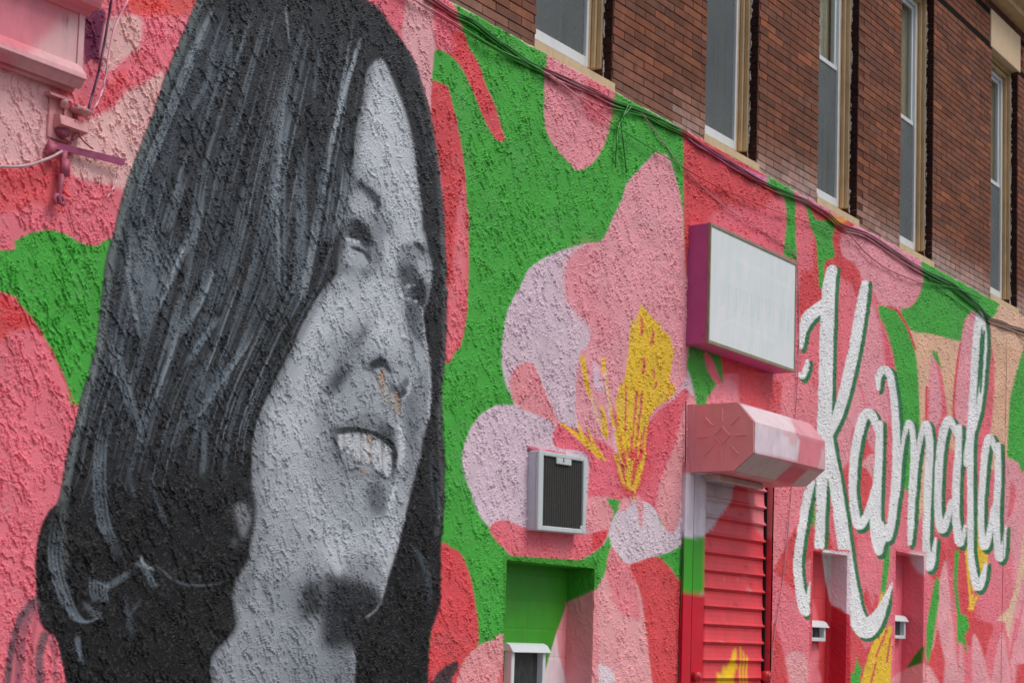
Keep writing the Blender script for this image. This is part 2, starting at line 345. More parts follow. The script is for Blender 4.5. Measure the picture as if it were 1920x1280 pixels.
for P_,w_ in [([(1089,670),(1096,720),(1110,760),(1122,800),(1134,822)],[9,8,7,6,3]),([(1127,674),(1134,730),(1143,780),(1152,815),(1157,842)],[7,7,6,6,4]),([(1125,762),(1130,790),(1134,816)],[5,10,5]),([(1046,793),(1074,812),(1100,836),(1132,862)],[3,8,9,4]),([(1080,792),(1090,820),(1120,858)],[3,9,5]),([(1098,800),(1108,830),(1128,858)],[2,7,3])]:
    stroke(P_,w_,YEL,soft=1)

_r = np.random.RandomState(4)
poly([(1150,852),(1200,840),(1206,870),(1200,905),(1180,930),(1162,918),(1154,885)],(192,54,66),s=3,a=.75)
for q in range(46):
    x = 1156+_r.rand()*46; y = 800+_r.rand()*100; l_ = 14+_r.rand()*26; xe_ = 1176+(x-1176)*(.55 if y > 840 else .85)
    stroke([(x,y),((x+xe_)/2+_r.randn(),y+l_/2),(xe_,y+l_)], _r.uniform(1.6,4), YEL if _r.rand() < .62 else (194,62,72), soft=.9, a=.9)
for a,b,w_ in [((1204,850),(1200,880),6),((1198,868),(1190,902),5),((1150,850),(1162,888),5),((1158,880),(1166,905),5),((1190,905),(1182,916),6),((1176,860),(1173,910),6)]: stroke([a,b],w_,YEL,soft=1.4)
poly([(1252,716),(1262,728),(1258,742),(1244,750),(1246,730)],(222,160,20),s=2)
for a,b in [((1130,700),(1140,790)),((1104,740),(1120,800)),((1146,800),(1152,850))]: stroke([a,b],5,(200,160,184),soft=2,a=.7)

# ---- right part of the wall
poly([(1278,180),(1462,300),(1470,400),(1466,480),(1452,700),(1300,700),(1290,600),(1279,440)],(188,62,68),s=1,sharp=True)
poly([(1330,410),(1350,396),(1378,388),(1400,395),(1430,392),(1440,380),(1470,380),(1480,560),(1300,520)],(208,92,106),s=5)
poly([(1452,320),(1920,600),(1960,700),(1960,1300),(1470,1300),(1440,700),(1470,430)],(208,100,112),s=1,sharp=True)
poly([(1500,350),(1630,430),(1600,470),(1570,480),(1560,500),(1545,560),(1500,600),(1490,560),(1500,500)],(192,62,68),s=3)
poly([(1490,360),(1506,364),(1520,410),(1522,470),(1520,505),(1497,500),(1492,440)],(208,96,108),s=2)
poly([(1436,326),(1462,342),(1486,356),(1489,440),(1491,486),(1480,484),(1466,474),(1472,420),(1468,372),(1450,356),(1436,345)],GREEN,s=1,n=4)
poly([(1504,358),(1512,380),(1524,408),(1540,414),(1562,410),(1563,424),(1558,450),(1563,484),(1545,490),(1541,538),(1533,536),(1530,490),(1527,450),(1517,424),(1510,395),(1500,362)],GREEN,s=.8,n=3)
poly([(1562,390),(1585,392),(1588,412),(1570,422),(1555,412)],(206,140,30),s=2.5,a=.9)
poly([(1560,482),(1572,478),(1592,486),(1608,513),(1614,545),(1606,560),(1591,530),(1571,516)],(190,60,66),s=1)
poly([(1574,440),(1590,428),(1632,420),(1740,480),(1729,520),(1722,549),(1705,573),(1684,581),(1662,577),(1644,566),(1629,533),(1612,518),(1601,496),(1577,478)],(216,132,142),s=1,n=5)
stroke([(1612,425),(1700,470),(1735,500)],16,(206,120,160),a=.5,soft=10)
stroke([(1290,262),(1340,292),(1390,318),(1436,338)],8,(206,126,180),a=.7,soft=4)
stroke([(1500,368),(1560,398),(1600,412),(1660,440),(1725,484)],9,(208,126,172),a=.6,soft=5)
poly([(1690,770),(1704,618),(1960,640),(1960,860),(1880,880),(1840,880),(1720,960),(1716,880)],TAN,s=1,sharp=True)
poly([(1850,592),(1878,560),(1975,620),(1975,680),(1860,640)],(200,164,138),s=1,sharp=True)
poly([(1730,486),(1800,515),(1866,562),(1868,578),(1862,592),(1848,602),(1835,592),(1826,640),(1797,640),(1749,627),(1706,619),(1686,582),(1704,576),(1720,556),(1729,524)],GREEN,s=1,n=4)
poly([(1643,578),(1662,576),(1676,582),(1696,612),(1713,654),(1720,729),(1722,798),(1716,870),(1704,960),(1690,930),(1681,860),(1681,764),(1674,678),(1663,633)],GREEN,s=1,n=5)
stroke([(1662,575),(1680,583),(1697,611),(1714,654)],4,(190,50,60),soft=1.2)
poly([(1650,605),(1662,640),(1673,690),(1679,760),(1660,730),(1640,680),(1622,640)],(204,86,102),s=3)
poly([(1610,560),(1645,600),(1660,720),(1660,800),(1600,900),(1560,870),(1590,700)],(216,136,146),s=2,a=.9)
poly([(1600,800),(1590,860),(1570,900),(1600,960),(1650,960),(1640,860)],(192,62,68),s=2,a=.95)
poly([(1635,850),(1640,900),(1622,880),(1612,870)],(214,140,146),s=1.5)
stroke([(1600,690),(1620,760),(1650,860)],3,(200,70,80),a=.7,soft=2)
poly([(1747,663),(1741,700),(1737,740),(1734,790),(1750,850),(1776,850),(1776,790),(1766,716),(1759,685)],(206,92,106),s=1)
poly([(1747,663),(1741,700),(1740,790),(1750,800),(1762,780),(1760,720)],(216,136,146),s=1.5)
stroke([(1735,725),(1734,790)],4,(190,60,66)); poly([(1745,656),(1754,662),(1760,678),(1764,694),(1756,680),(1748,670)],GREEN,s=.7)
poly([(1811,594),(1799,641),(1791,701),(1785,763),(1787,830),(1800,900),(1830,910),(1845,860),(1856,800),(1862,720),(1860,663),(1846,610)],(206,92,106),s=1)
poly([(1811,594),(1799,641),(1793,701),(1790,780),(1806,860),(1822,800),(1826,700),(1828,592)],(216,136,146),s=1)
stroke([(1798,645),(1790,701),(1785,763),(1787,815)],3.5,(192,58,70))
poly([(1921,640),(1904,695),(1891,747),(1888,800),(1886,856),(1905,866),(1914,886),(1922,880),(2100,900),(2100,640)],GREEN,s=1,sharp=True)
# lower right petals
poly([(1878,858),(1892,862),(1906,868),(1916,888),(1940,885),(1960,1300),(1900,1300),(1880,1010),(1872,900)],(216,136,144),s=1.5,n=4)
poly([(1500,700),(1560,760),(1545,900),(1500,960),(1448,1080),(1440,800),(1460,720)],(212,116,126),s=2,a=.9,sharp=True)
poly([(1446,1070),(1490,985),(1497,1120),(1470,1090)],(188,62,66),s=1.5,sharp=True)
poly([(1516,950),(1526,925),(1524,990),(1512,975)],GREEN,s=1,sharp=True)
poly([(1508,975),(1520,985),(1524,1035),(1510,1050),(1500,1040)],(188,60,66),s=1.5)
poly([(1540,950),(1560,1030),(1568,1040),(1530,1040)],(190,62,68),s=1.5,sharp=True)
poly([(1580,900),(1600,1000),(1620,1040),(1600,1130),(1590,1060),(1572,940)],(190,62,68),s=2)
poly([(1604,1010),(1640,1040),(1676,1000),(1676,1300),(1500,1300),(1440,1300),(1446,1100),(1480,1120),(1520,1160),(1600,1180)],(212,106,118),s=2,sharp=True)
poly([(1590,1120),(1620,1220),(1650,1170),(1676,1180),(1676,1300),(1580,1300)],(192,66,72),s=2,sharp=True)
poly([(1613,1120),(1628,1150),(1650,1150),(1640,1110),(1634,1140),(1622,1100)],(196,66,72),s=1.5,sharp=True)
poly([(1467,1240),(1478,1224),(1492,1220),(1508,1232),(1514,1280),(1490,1300),(1472,1270)],(216,142,146),s=1.2)
poly([(1446,1170),(1460,1200),(1474,1260),(1476,1300),(1440,1300)],(190,62,68),s=2)
poly([(1656,1030),(1666,1026),(1662,1080),(1652,1130),(1648,1130),(1652,1070)],GREEN,s=.8)
stroke([(1652,1112),(1645,1140)],5,YEL)
poly([(1666,1172),(1650,1180),(1632,1208),(1620,1245),(1606,1300),(1676,1300),(1676,1176)],YEL,s=1,sharp=True)
for a,b in [((1660,1180),(1640,1230)),((1668,1190),(1660,1240)),((1640,1240),(1628,1290)),((1652,1170),(1645,1195))]: stroke([a,b],3.5,(192,66,72))
poly([(1604,1228),(1607,1245),(1613,1250),(1610,1268),(1606,1300),(1588,1300),(1590,1256),(1598,1262)],GREEN,s=.8,sharp=True)
poly([(1683,900),(1676,1040),(1730,1045),(1750,1060),(1758,980),(1720,950)],(212,106,118),s=1.5,sharp=True)
poly([(1720,850),(1716,960),(1728,960),(1734,860)],(200,160,132),s=1)
poly([(1764,860),(1760,1100),(1800,1110),(1830,1000),(1810,900),(1790,850)],(206,84,98),s=3,a=.9)
poly([(1742,1000),(1770,1020),(1772,1050),(1758,1085),(1744,1080)],(192,62,68),s=2)
poly([(1776,1010),(1815,1010),(1826,1140),(1836,1180),(1822,1210),(1800,1190),(1790,1100)],(192,62,68),s=3)
poly([(1771,1049),(1762,1075),(1757,1110),(1755,1150),(1760,1210),(1772,1300),(1796,1300),(1790,1220),(1782,1150),(1776,1090)],(216,140,146),s=1.2)
poly([(1755,1177),(1762,1205),(1770,1240),(1764,1300),(1725,1300),(1736,1240)],(190,62,68),s=1.5,sharp=True)
poly([(1727,1242),(1742,1250),(1770,1300),(1700,1320),(1690,1300)],(216,142,146),s=1.5,sharp=True)
stroke([(1753,1175),(1746,1215)],4,(206,130,136),a=.8)
poly([(1752,1083),(1758,1090),(1757,1130),(1748,1190),(1738,1240),(1724,1240),(1732,1190),(1742,1130)],GREEN,s=.8,n=4)
poly([(1788,1030),(1796,1032),(1792,1099),(1798,1149),(1811,1155),(1815,1174),(1806,1192),(1811,1226),(1802,1204),(1792,1204),(1792,1150),(1785,1099)],GREEN,s=.8,sharp=True)
poly([(1846,990),(1880,1000),(1896,1040),(1896,1130),(1862,1170),(1838,1150),(1836,1090)],(212,106,120),s=3)
poly([(1822,960),(1848,962),(1850,1058),(1838,1092),(1822,1110),(1812,1060),(1808,1010)],YEL,s=1,sharp=True)
for q in range(9): stroke([(1811+q*.6,1015+q*13),(1808+q*1.5,1040+q*13)],4,YEL)
stroke([(1822,1115),(1815,1140)],5,YEL); stroke([(1829,1118),(1820,1140)],5,YEL)
poly([(1814,1158),(1835,1162),(1860,1172),(1852,1200),(1844,1232),(1836,1210),(1820,1180)],(190,62,68),s=1.5)
poly([(1822,1190),(1832,1200),(1850,1260),(1858,1300),(1826,1300),(1820,1240)],(216,138,146),s=1.2)
poly([(1876,1185),(1888,1230),(1892,1300),(1858,1300),(1862,1240)],(214,136,144),s=1.2)
poly([(1798,1205),(1804,1240),(1806,1300),(1794,1300)],(214,136,144),s=1)
poly([(1918,985),(1912,1040),(1902,1100),(1888,1140),(1866,1162),(1882,1166),(1888,1198),(1898,1150),(1914,1085),(1926,1040),(1926,985)],(200,168,140),s=1,sharp=True)
poly([(1904,1245),(1930,1240),(1930,1300),(1900,1300)],(190,62,68),s=2,sharp=True)
poly([(1893,900),(1902,925),(1896,960),(1886,970),(1890,940)],(206,90,104),s=1.5)
stroke([(1905,1160),(1892,1230)],5,(206,96,110),soft=2); stroke([(1918,1120),(1902,1200)],3,(206,96,110),soft=2)
poly([(1345,770),(1300,745),(1290,700),(1284,690),(1290,645),(1345,650),(1352,690),(1343,718),(1322,752)],GREEN,s=1,sharp=True)
poly([(1322,660),(1334,676),(1348,716),(1342,720),(1326,700),(1318,668)],(210,100,116),s=1)
poly([(1322,752),(1338,724),(1352,714),(1372,712),(1382,740),(1386,770),(1330,770)],(212,124,136),s=1.5)
poly([(1382,690),(1462,715),(1460,790),(1386,770),(1382,730)],(196,74,82),s=2,sharp=True)

# ---- hand lettering : white strokes over an offset dark green shade
LET=[
 ([(1557,506),(1551,545),(1548,600),(1546,680),(1544,760),(1542,830)],[20,27,28,28,29,32]),
 ([(1542,830),(1538,900),(1536,960),(1534,1022)],[32,22,20,20]),
 ([(1548,565),(1530,580),(1512,596),(1502,622),(1499,650)],[18,24,26,16,10]),
 ([(1496,702),(1502,705),(1508,692),(1511,676)],[9,12,11,6]),
 ([(1619,532),(1612,575),(1603,630),(1592,685),(1579,740),(1567,780),(1552,812)],[15,21,22,22,22,20,18]),
 ([(1546,812),(1552,850),(1562,900),(1570,950),(1577,1000),(1584,1050),(1592,1100),(1601,1150),(1618,1177),(1634,1168),(1650,1142),(1664,1108),(1671,1092)],[26,26,26,26,27,27,28,34,40,34,20,9,4]),
 ([(1518,905),(1510,935),(1503,975),(1496,1020),(1492,1060),(1496,1100),(1504,1135),(1508,1145)],[16,17,17,17,17,18,24,20]),
 ([(1506,1140),(1513,1115),(1517,1090)],[16,10,4]),
 ([(1642,806),(1634,782),(1623,774),(1613,790),(1604,825),(1598,870),(1596,920),(1599,955),(1606,982),(1616,978),(1628,950),(1638,915)],[12,17,19,19,18,17,17,18,20,16,14,14]),
 ([(1647,794),(1645,850),(1642,910),(1639,960),(1640,1000),(1645,1032)],[13,16,18,22,24,18]),
 ([(1645,1030),(1655,1008),(1660,985)],[16,10,8]),
 ([(1644,728),(1644,708),(1652,694),(1663,698),(1670,725),(1676,780),(1678,850),(1676,910),(1671,960),(1667,990),(1661,1008),(1654,994),(1650,980)],[8,13,16,16,15,15,16,17,17,16,15,11,8]),
 ([(1682,930),(1686,870),(1692,820),(1701,792),(1708,812),(1710,860),(1707,930),(1705,980),(1703,1018)],[5,6,8,12,12,13,15,14,9]),
 ([(1712,930),(1716,870),(1723,820),(1734,795),(1740,830),(1739,880),(1736,950),(1734,1010),(1738,1058),(1744,1056),(1749,1030),(1752,1008)],[6,8,11,15,16,16,15,15,18,14,9,4]),
 ([(1790,815),(1783,795),(1775,788),(1766,810),(1760,850),(1757,900),(1756,950),(1760,985),(1766,990),(1774,970),(1780,940)],[8,14,17,17,16,15,15,17,18,13,10]),
 ([(1796,800),(1794,850),(1790,910),(1790,970),(1796,1014),(1802,1010),(1807,985)],[12,15,16,16,18,11,6]),
 ([(1808,870),(1812,835),(1822,800),(1833,760),(1841,700),(1845,640),(1840,598),(1834,592),(1828,640),(1824,700),(1820,770),(1816,840),(1817,900),(1817,980),(1818,1040),(1826,1090),(1833,1098),(1841,1080),(1846,1056)],[9,11,14,12,8,7,10,14,15,15,15,15,13,13,13,16,18,13,6]),
 ([(1864,848),(1859,828),(1852,820),(1845,845),(1840,900),(1837,950),(1838,1000),(1842,1022),(1848,1018),(1854,990),(1860,950)],[7,12,14,15,14,13,13,16,14,11,9]),
 ([(1869,834),(1869,890),(1866,950),(1866,1000),(1871,1042),(1877,1038),(1882,1000),(1883,986)],[11,14,14,14,17,12,6,4]),
]
for P_,w_ in LET: stroke(P_,[x*.93+1 for x in w_],DGRN,off=(7,3),soft=1.1)
for P_,w_ in LET: stroke(P_,[x*.84+1 for x in w_],DGRN,off=(5,8),soft=1.1)
for P_,w_ in LET: stroke(P_,[x*.93 for x in w_],WHT,soft=1.1)
stroke([(1843,622),(1839,690),(1836,735)],4,DGRN)

# ---- portrait
HAIR=[(364,-60),(364,0),(339,62),(302,155),(272,241),(241,320),(220,388),(208,440),(196,482),(187,551),(179,623),(165,688),(148,747),(132,805),(119,857),(107,933),(86,960),(70,998),(62,1053),(64,1122),(72,1167),(100,1198),(110,1235),(119,1290),(119,1420),(796,1420),(800,1280),(803,1194),(819,1142),(824,1081),(824,1032),(829,960),(832,874),(831,860),(827,798),(825,722),(831,678),(834,612),(834,523),(831,420),(829,400),(825,361),(817,292),(805,220),(791,168),(776,120),(752,79),(727,45),(707,17),(683,0),(640,-50)]
MH = full_mask(HAIR, 1.4)
hm = MH[..., None]
yy = (np.arange(CH)-OY)[:, None]; xx = (np.arange(CW)-OX)[None, :]
tone = np.interp(yy, [-60, 300, 700, 1000, 1280], [.032, .028, .020, .008, .006]) * np.ones((1, CW))
tone = tone*(.9+.3*fbm(xx/70.+yy*0, yy/220.+xx*0, 3))
hair = tone[..., None]*np.array([.90, 1.0, 1.12])
CAN[:] = CAN*(1-hm) + hair*hm
del hair, tone
H1=(64,74,83); H2=(104,117,127); H3=(138,150,158)
# strand field between the outer contour and the face edge
LC=np.array([(364,0),(302,155),(241,320),(208,440),(187,551),(165,688),(132,805),(112,900),(80,980)],float)
RC=np.array([(700,30),(676,192),(655,330),(640,440),(610,530),(560,620),(510,720),(480,800),(470,900)],float)
rs=np.random.RandomState(11)
def strand(t,a,b):
    ks=np.linspace(a,b,6); i=np.clip(ks*(len(LC)-1),0,len(LC)-1.001); k=i.astype(int); f=(i-k)[:,None]
    L_=LC[k]*(1-f)+LC[k+1]*f; R_=RC[k]*(1-f)+RC[k+1]*f
    return L_*(1-t)+R_*t
for q in range(850):
    t=rs.rand()**1.1; a=rs.rand()*.8-.05; b=min(a+.08+rs.rand()*.35,1.0)
    p=strand(np.clip(t+rs.randn()*.005,0,.97),max(a,0),b)
    br=rs.rand(); c=(22,25,29) if br<.42 else (H1 if br<.70 else (H2 if br<.94 else H3))
    stroke(p,rs.choice([1.5,2.2,3.5,7],p=[.35,.35,.2,.1]),c,a=rs.uniform(.12,.5)*(1.0 if p[:,1].mean()<820 else .45),soft=1.8,taper=True,clip=MH,n=4)
def hs(P_,w_,c=H2,a=.7,soft=3): stroke(P_,w_,c,a=a,soft=soft,taper=True,clip=MH)
# rim along the left contour
stroke([(372,0),(348,62),(312,155),(280,241),(250,320),(230,388),(217,440),(205,490),(195,560),(186,630),(173,692),(156,752),(141,810),(128,865),(117,930)],15,(96,106,106),a=.7,soft=8,clip=MH)
stroke([(128,865),(118,930),(112,1000),(118,1060)],14,(74,80,80),a=.6,soft=8,clip=MH)
for x,y in [(0,0),(8,4),(-6,0)]:
    hs([(399+x,10+y),(361+x,96),(344+x,137),(302+x,241),(268+x,327),(247+x,423)],5,H3,.55,3)
hs([(399,10),(361,96),(344,137)],9,H3,.6); hs([(330,180),(302,250),(276,310)],8,H2,.6)
hs([(406,60),(385,151),(364,192),(340,240)],10,H2,.5,5); hs([(430,60),(428,120),(420,200)],5,H2,.35)
for d in (-9,0,7): hs([(344+d,320),(320+d,395),(306+d,440)],6,H2,.5); hs([(380+d,300),(361+d,430),(330+d,489),(285+d,585)],6,H2,.55)
hs([(361,430),(330,489),(310,540),(285,600)],6,H3,.6); hs([(244,420),(237,506),(248,575),(261,640)],9,H3,.5,4)
for d in (0,9,18,27,36): hs([(258+d,430),(254+d*.9,500),(258+d*.8,560),(268+d*.5,625)],8,H2,.38,5)
for d in (0,8,16): hs([(302+d,447),(290+d,500),(275+d,551)],6,H2,.45)
for d in (-12,-5,0): hs([(399+d,490),(385+d,540),(371+d,571),(350+d,610),(327+d,640)],9,H2,.5,4)
hs([(399,489),(390,530),(371,575),(355,600)],4,H3,.7); hs([(335,560),(325,600),(318,640),(314,672)],14,H2,.4,6)
for d in (-4,0,5): hs([(409+d,590),(378+d,633),(344+d,688)],6,H2,.55)
for d in (0,5,10): hs([(478-d,613),(457-d,654),(412-d,716),(375-d,771),(340-d,806)],5,H3 if d==0 else H2,.5)
poly([(352,700),(400,690),(420,705),(380,765),(345,800),(355,740)],H1,a=.55,s=6,clip=MH)
hs([(382,780),(380,820),(378,870),(372,895)],11,H2,.45,5); hs([(368,780),(364,830)],6,H2,.4)
for d in (0,7,14): hs([(192+d,600),(206+d,678),(220+d,722),(251+d,800)],5,H2,.5)
hs([(215,640),(232,700),(255,790),(262,850)],8,H2,.4,5)
for d in (0,6,12,20): hs([(178+d,800),(174+d,860),(174+d,926),(184+d,988),(218+d*.5,1046)],5,H2,.5)
hs([(180,900),(182,940),(190,985)],16,H1,.6,6)
hs([(236,850),(242,900),(250,940)],8,H1,.5,5); hs([(274,880),(290,940),(312,990)],9,H1,.6,6)
for w_,dx in ((5,0),(6,7),(5,14),(4,22)):
    hs([(96+dx,960),(88+dx,1032),(96+dx,1087),(120+dx*.8,1142),(148+dx*.5,1165),(182,1156)],w_,H2,.55)
hs([(182,1156),(172,1149),(150,1125)],10,H2,.4,5)
for d in range(6): hs([(165+d*7,1078+d*2),(166+d*6,1110),(176+d*5,1130)],4,H2,.5,2)
hs([(165,1082),(192,1100),(225,1082),(247,1066)],12,H2,.45,6)
hs([(247,1063),(262,1058),(282,1091),(290,1098)],12,H2,.5,6); hs([(282,1055),(300,1068),(322,1086),(350,1096),(395,1095),(430,1084)],4,H2,.4,3); hs([(262,1040),(264,1056),(290,1070)],6,H3,.6,3)
hs([(230,1120),(236,1150),(246,1200)],9,H1,.5,6); hs([(262,1120),(240,1150),(224,1140)],6,H1,.5,4)
hs([(142,1184),(143,1215),(150,1245)],10,H2,.6,5)
poly([(330,60),(400,40),(380,160),(330,300),(270,420),(262,520),(240,560),(232,450),(262,330),(300,200)],H1,a=.35,s=16,clip=MH)
poly([(245,430),(300,440),(285,560),(262,640),(240,560)],H2,a=.35,s=12,clip=MH)
# long bands over the crown
for d,c,a in ((-7,H2,.45),(0,H3,.5),(8,H2,.45)): hs([(534+d,130),(527+d,220),(520+d*1.2,300),(517+d*1.5,400),(519+d*1.3,500),(520+d,575)],8,c,a,4)
for d in (-8,0,6): hs([(566+d,270),(560+d,350),(563+d,430),(556+d,520),(550+d,590)],8,H2,.42,4)
hs([(676,62),(655,130),(630,220),(607,299)],8,H3,.75,3); hs([(668,80),(648,150),(622,240)],4,H3,.6,2); hs([(607,299),(596,360),(588,430)],10,H2,.35,5)
for d in (-4,3): hs([(590+d,400),(585+d,450),(572+d,520),(559+d,578)],7,H3,.5,3)
for d in (-10,-4,0,6,13): hs([(652+d,300),(646+d,360),(636+d,410),(628+d,448)],4,H3,.5,2)
for d in (-8,0): hs([(628+d,340),(618+d,400),(612+d,460)],5,H2,.45,3)
hs([(530,0),(535,40),(540,90)],4,H3,.5,2); hs([(600,80),(590,130),(584,200)],7,H2,.35,5)
# right-hand hair
hs([(740,50),(790,170),(815,300),(826,420),(830,600)],9,(84,88,90),.6,6); hs([(768,160),(795,260),(806,380)],7,(76,82,86),.4,5)
stroke([(826,440),(830,520),(829,640),(822,740),(822,840),(826,900),(816,1000)],9,(90,92,92),a=.45,soft=6,clip=MH)
hs([(806,840),(806,900),(814,980)],5,H1,.6,4); hs([(812,860),(818,920),(818,970)],4,H1,.6,3)
for d in (0,5): hs([(765+d,1020),(785+d,1048),(797+d,1085),(800+d,1135)],6,H1,.6,4)
# face
SKIN=(140,147,154); LT=(180,186,192); MID=(122,128,134); DK=(78,84,90); VD=(42,46,51)
FACE=[(706,112),(686,137),(677,192),(666,247),(660,302),(650,370),(640,430),(632,480),(628,513),(604,540),(583,571),(562,612),(537,667),(514,712),(494,753),(480,781),(470,830),(470,900),(478,940),(480,965),(476,992),(470,1025),(466,1056),(447,1078),(437,1110),(441,1150),(446,1172),(430,1197),(405,1222),(394,1250),(404,1300),(404,1420),(660,1420),(659,1280),(661,1228),(659,1204),(668,1170),(686,1157),(703,1140),(714,1115),(721,1087),(734,1046),(748,995),(762,936),(776,878),(782,860),(789,819),(800,781),(804,729),(801,681),(793,633),(788,592),(796,565),(803,537),(806,499),(798,471),(791,434),(789,440),(786,388),(779,344),(774,292),(764,240),(752,199),(734,155),(717,118)]
MF = full_mask(FACE, 2.2); MF2 = full_mask(FACE, 7); MF3 = full_mask(FACE, 9)
MF *= np.where((xx < 660), np.clip(MF2*1.6-.3, 0, 1), 1)
k_ = np.clip((yy-880)/140., 0, 1)*(xx < 640); MF = MF*(1-k_)+np.clip(MF3*1.5-.25, 0, 1)*k_
f3 = MF[..., None]; base = alb(*SKIN)*(.93+.14*fbm(xx/60.+0*yy, yy/60.+0*xx, 4))[..., None]
CAN[:] = CAN*(1-f3)+base*f3; del base
def fp(P_,c,a=.8,s=6): poly(P_,c,a=a,s=s,clip=MF)
def fs(P_,w_,c,a=.8,soft=3,taper=True): stroke(P_,w_,c,a=a,soft=soft,taper=taper,clip=MF)
fp([(706,118),(690,160),(676,240),(668,300),(690,330),(730,400),(745,480),(780,470),(784,400),(770,290),(745,190),(720,130)],LT,.75,14)
fp([(560,640),(600,570),(650,540),(720,520),(742,580),(752,650),(690,640),(640,620),(600,650),(560,720)],LT,.55,14)
fp([(490,800),(560,700),(600,720),(600,800),(590,880),(620,960),(560,1000),(500,960),(480,880)],(172,177,182),.5,16)
fp([(600,1000),(650,1000),(690,1000),(720,960),(740,980),(720,1050),(680,1080),(620,1040)],LT,.45,12)
fp([(370,1320),(400,1215),(440,1150),(470,1060),(500,1040),(560,1060),(590,1080),(560,1200),(640,1230),(660,1260),(660,1420),(380,1420)],(106,113,120),.85,20)
fp([(470,850),(480,1000),(450,1080),(520,1090),(580,1060),(560,1000),(520,950),(500,860)],(146,152,158),.6,20)
fp([(388,1300),(410,1215),(445,1150),(480,1080),(520,1100),(540,1180),(520,1300)],(140,146,152),.6,18)
fp([(470,950),(500,940),(520,1020),(500,1120),(470,1180),(440,1150),(470,1060)],(132,138,144),.5,12)
fs([(484,790),(476,860),(478,930),(488,1000),(470,1060),(448,1120)],26,(96,102,108),.7,16,False)
fs([(640,505),(605,548),(565,620),(520,710),(486,790)],12,DK,.5,9,False)
fs([(690,132),(676,195),(664,260),(656,330),(646,400)],16,(86,92,98),.6,12,False)
# brow, eye
fs([(652,338),(668,344),(684,358),(698,374),(707,396)],[9,14,18,16,8],(66,72,78),.9,8)
fs([(700,380),(708,400),(710,430)],12,MID,.5,8)
fp([(646,300),(668,300),(664,340),(654,400),(640,400)],(112,118,124),.7,9)
fs([(668,341),(684,354),(695,364),(705,379),(702,394),(705,410)],[7,13,15,13,11,7],(52,57,62),.9,6)
fp([(652,365),(672,362),(688,380),(694,402),(680,408),(660,402),(650,392)],(160,165,170),.6,7)
fp([(693,405),(712,415),(718,450),(708,500),(696,500),(694,450)],(108,114,120),.75,8)
fs([(612,440),(622,470),(612,505)],44,(58,63,69),.85,20); fs([(630,410),(632,450),(626,488)],26,(58,63,69),.8,12)
fp([(650,410),(662,409),(674,414),(689,429),(696,447),(694,460),(682,467),(671,458),(651,448),(648,428)],(34,38,42),.97,4)
fs([(640,447),(648,449),(658,451),(666,454),(673,459)],[2,5,6,7,4],(172,178,184),.95,1.8)
fp([(643,470),(656,468),(670,471),(683,489),(685,500),(663,493),(640,483)],(146,152,158),.9,4)
fs([(648,460),(657,464),(670,469),(681,474),(687,486),(690,496)],[3,6,7,8,7,5],(40,44,49),.95,2.5)
fs([(688,460),(690,480),(690,494)],7,(48,53,58),.85,3); fp([(693,456),(704,460),(706,490),(700,502),(694,490)],(96,102,108),.8,5)
fp([(672,505),(684,503),(692,510),(688,519),(676,517)],(66,71,77),.85,5)
fs([(622,512),(645,505),(668,510)],14,(112,118,124),.6,9)
fs([(727,440),(728,480),(728,515)],22,LT,.6,12)
# far eye
fp([(746,472),(756,458),(775,456),(792,470),(804,488),(806,510),(804,550),(796,576),(786,600),(757,600),(747,546),(743,520)],(108,114,120),.85,4)
fs([(770,455),(778,459),(787,466),(799,479)],[4,10,12,6],(40,44,49),.9,3)
fs([(792,425),(797,448),(801,470)],4,LT,.8,2)
fp([(745,500),(760,494),(776,504),(782,520),(778,534),(764,536),(750,542),(745,520)],(60,65,70),.9,5)
fp([(781,486),(798,487),(805,500),(805,522),(801,547),(797,532),(789,516),(782,505)],(148,154,160),.95,2.5)
fp([(764,540),(776,526),(790,526),(799,545),(798,572),(790,585),(778,574),(768,562)],(34,37,42),.95,4)
fs([(757,541),(761,537),(764,536)],6,(164,170,176),.9,2); fs([(768,537),(775,534)],5,(116,124,128),.9,2); fs([(762,558),(764,566)],4,(160,166,172),.9,1.8); fs([(774,564),(778,567)],5,(168,174,180),.9,1.8)
fp([(752,572),(764,568),(780,574),(788,600),(792,640),(780,642),(764,622),(757,600)],(78,84,90),.85,4)
fs([(782,568),(788,584),(791,600),(792,625),(794,650)],4,LT,.9,1.5)
# nose
fs([(743,520),(747,545),(756,598),(762,640),(764,655)],5,LT,.6,3); fs([(750,560),(758,600),(766,640),(771,668),(773,700)],7,(84,90,96),.7,4)
fp([(700,560),(724,540),(742,590),(752,660),(730,660),(702,640),(690,600)],LT,.35,10)
fs([(694,590),(680,616),(664,645),(640,690),(618,722),(604,745)],[14,26,38,46,46,34],(118,124,130),.8,24)
fs([(686,606),(674,630),(654,660)],12,DK,.55,10); fs([(646,688),(626,716),(606,740)],28,(66,72,78),.85,16); fs([(636,700),(616,730)],14,(48,53,58),.6,9)
fs([(606,742),(601,765),(602,790),(604,810)],22,(110,116,122),.7,10)
fs([(677,655),(678,684),(688,692),(704,694)],[3,6,9,5],DK,.85,4)
fp([(686,684),(697,673),(711,668),(723,676),(730,690),(734,702),(724,698),(712,689),(698,693)],(30,34,38),.96,2.5)
fs([(724,712),(733,728),(746,730),(757,718),(762,700)],[8,15,17,14,7],(84,90,96),.9,5)
fs([(761,704),(768,712),(764,724),(756,733)],5,LT,.8,2); fs([(741,745),(750,739),(758,729)],[8,12,7],(42,46,51),.92,3)
fs([(748,750),(760,741),(768,722)],4,LT,.8,2); fs([(708,754),(728,760),(744,754)],12,MID,.6,7)
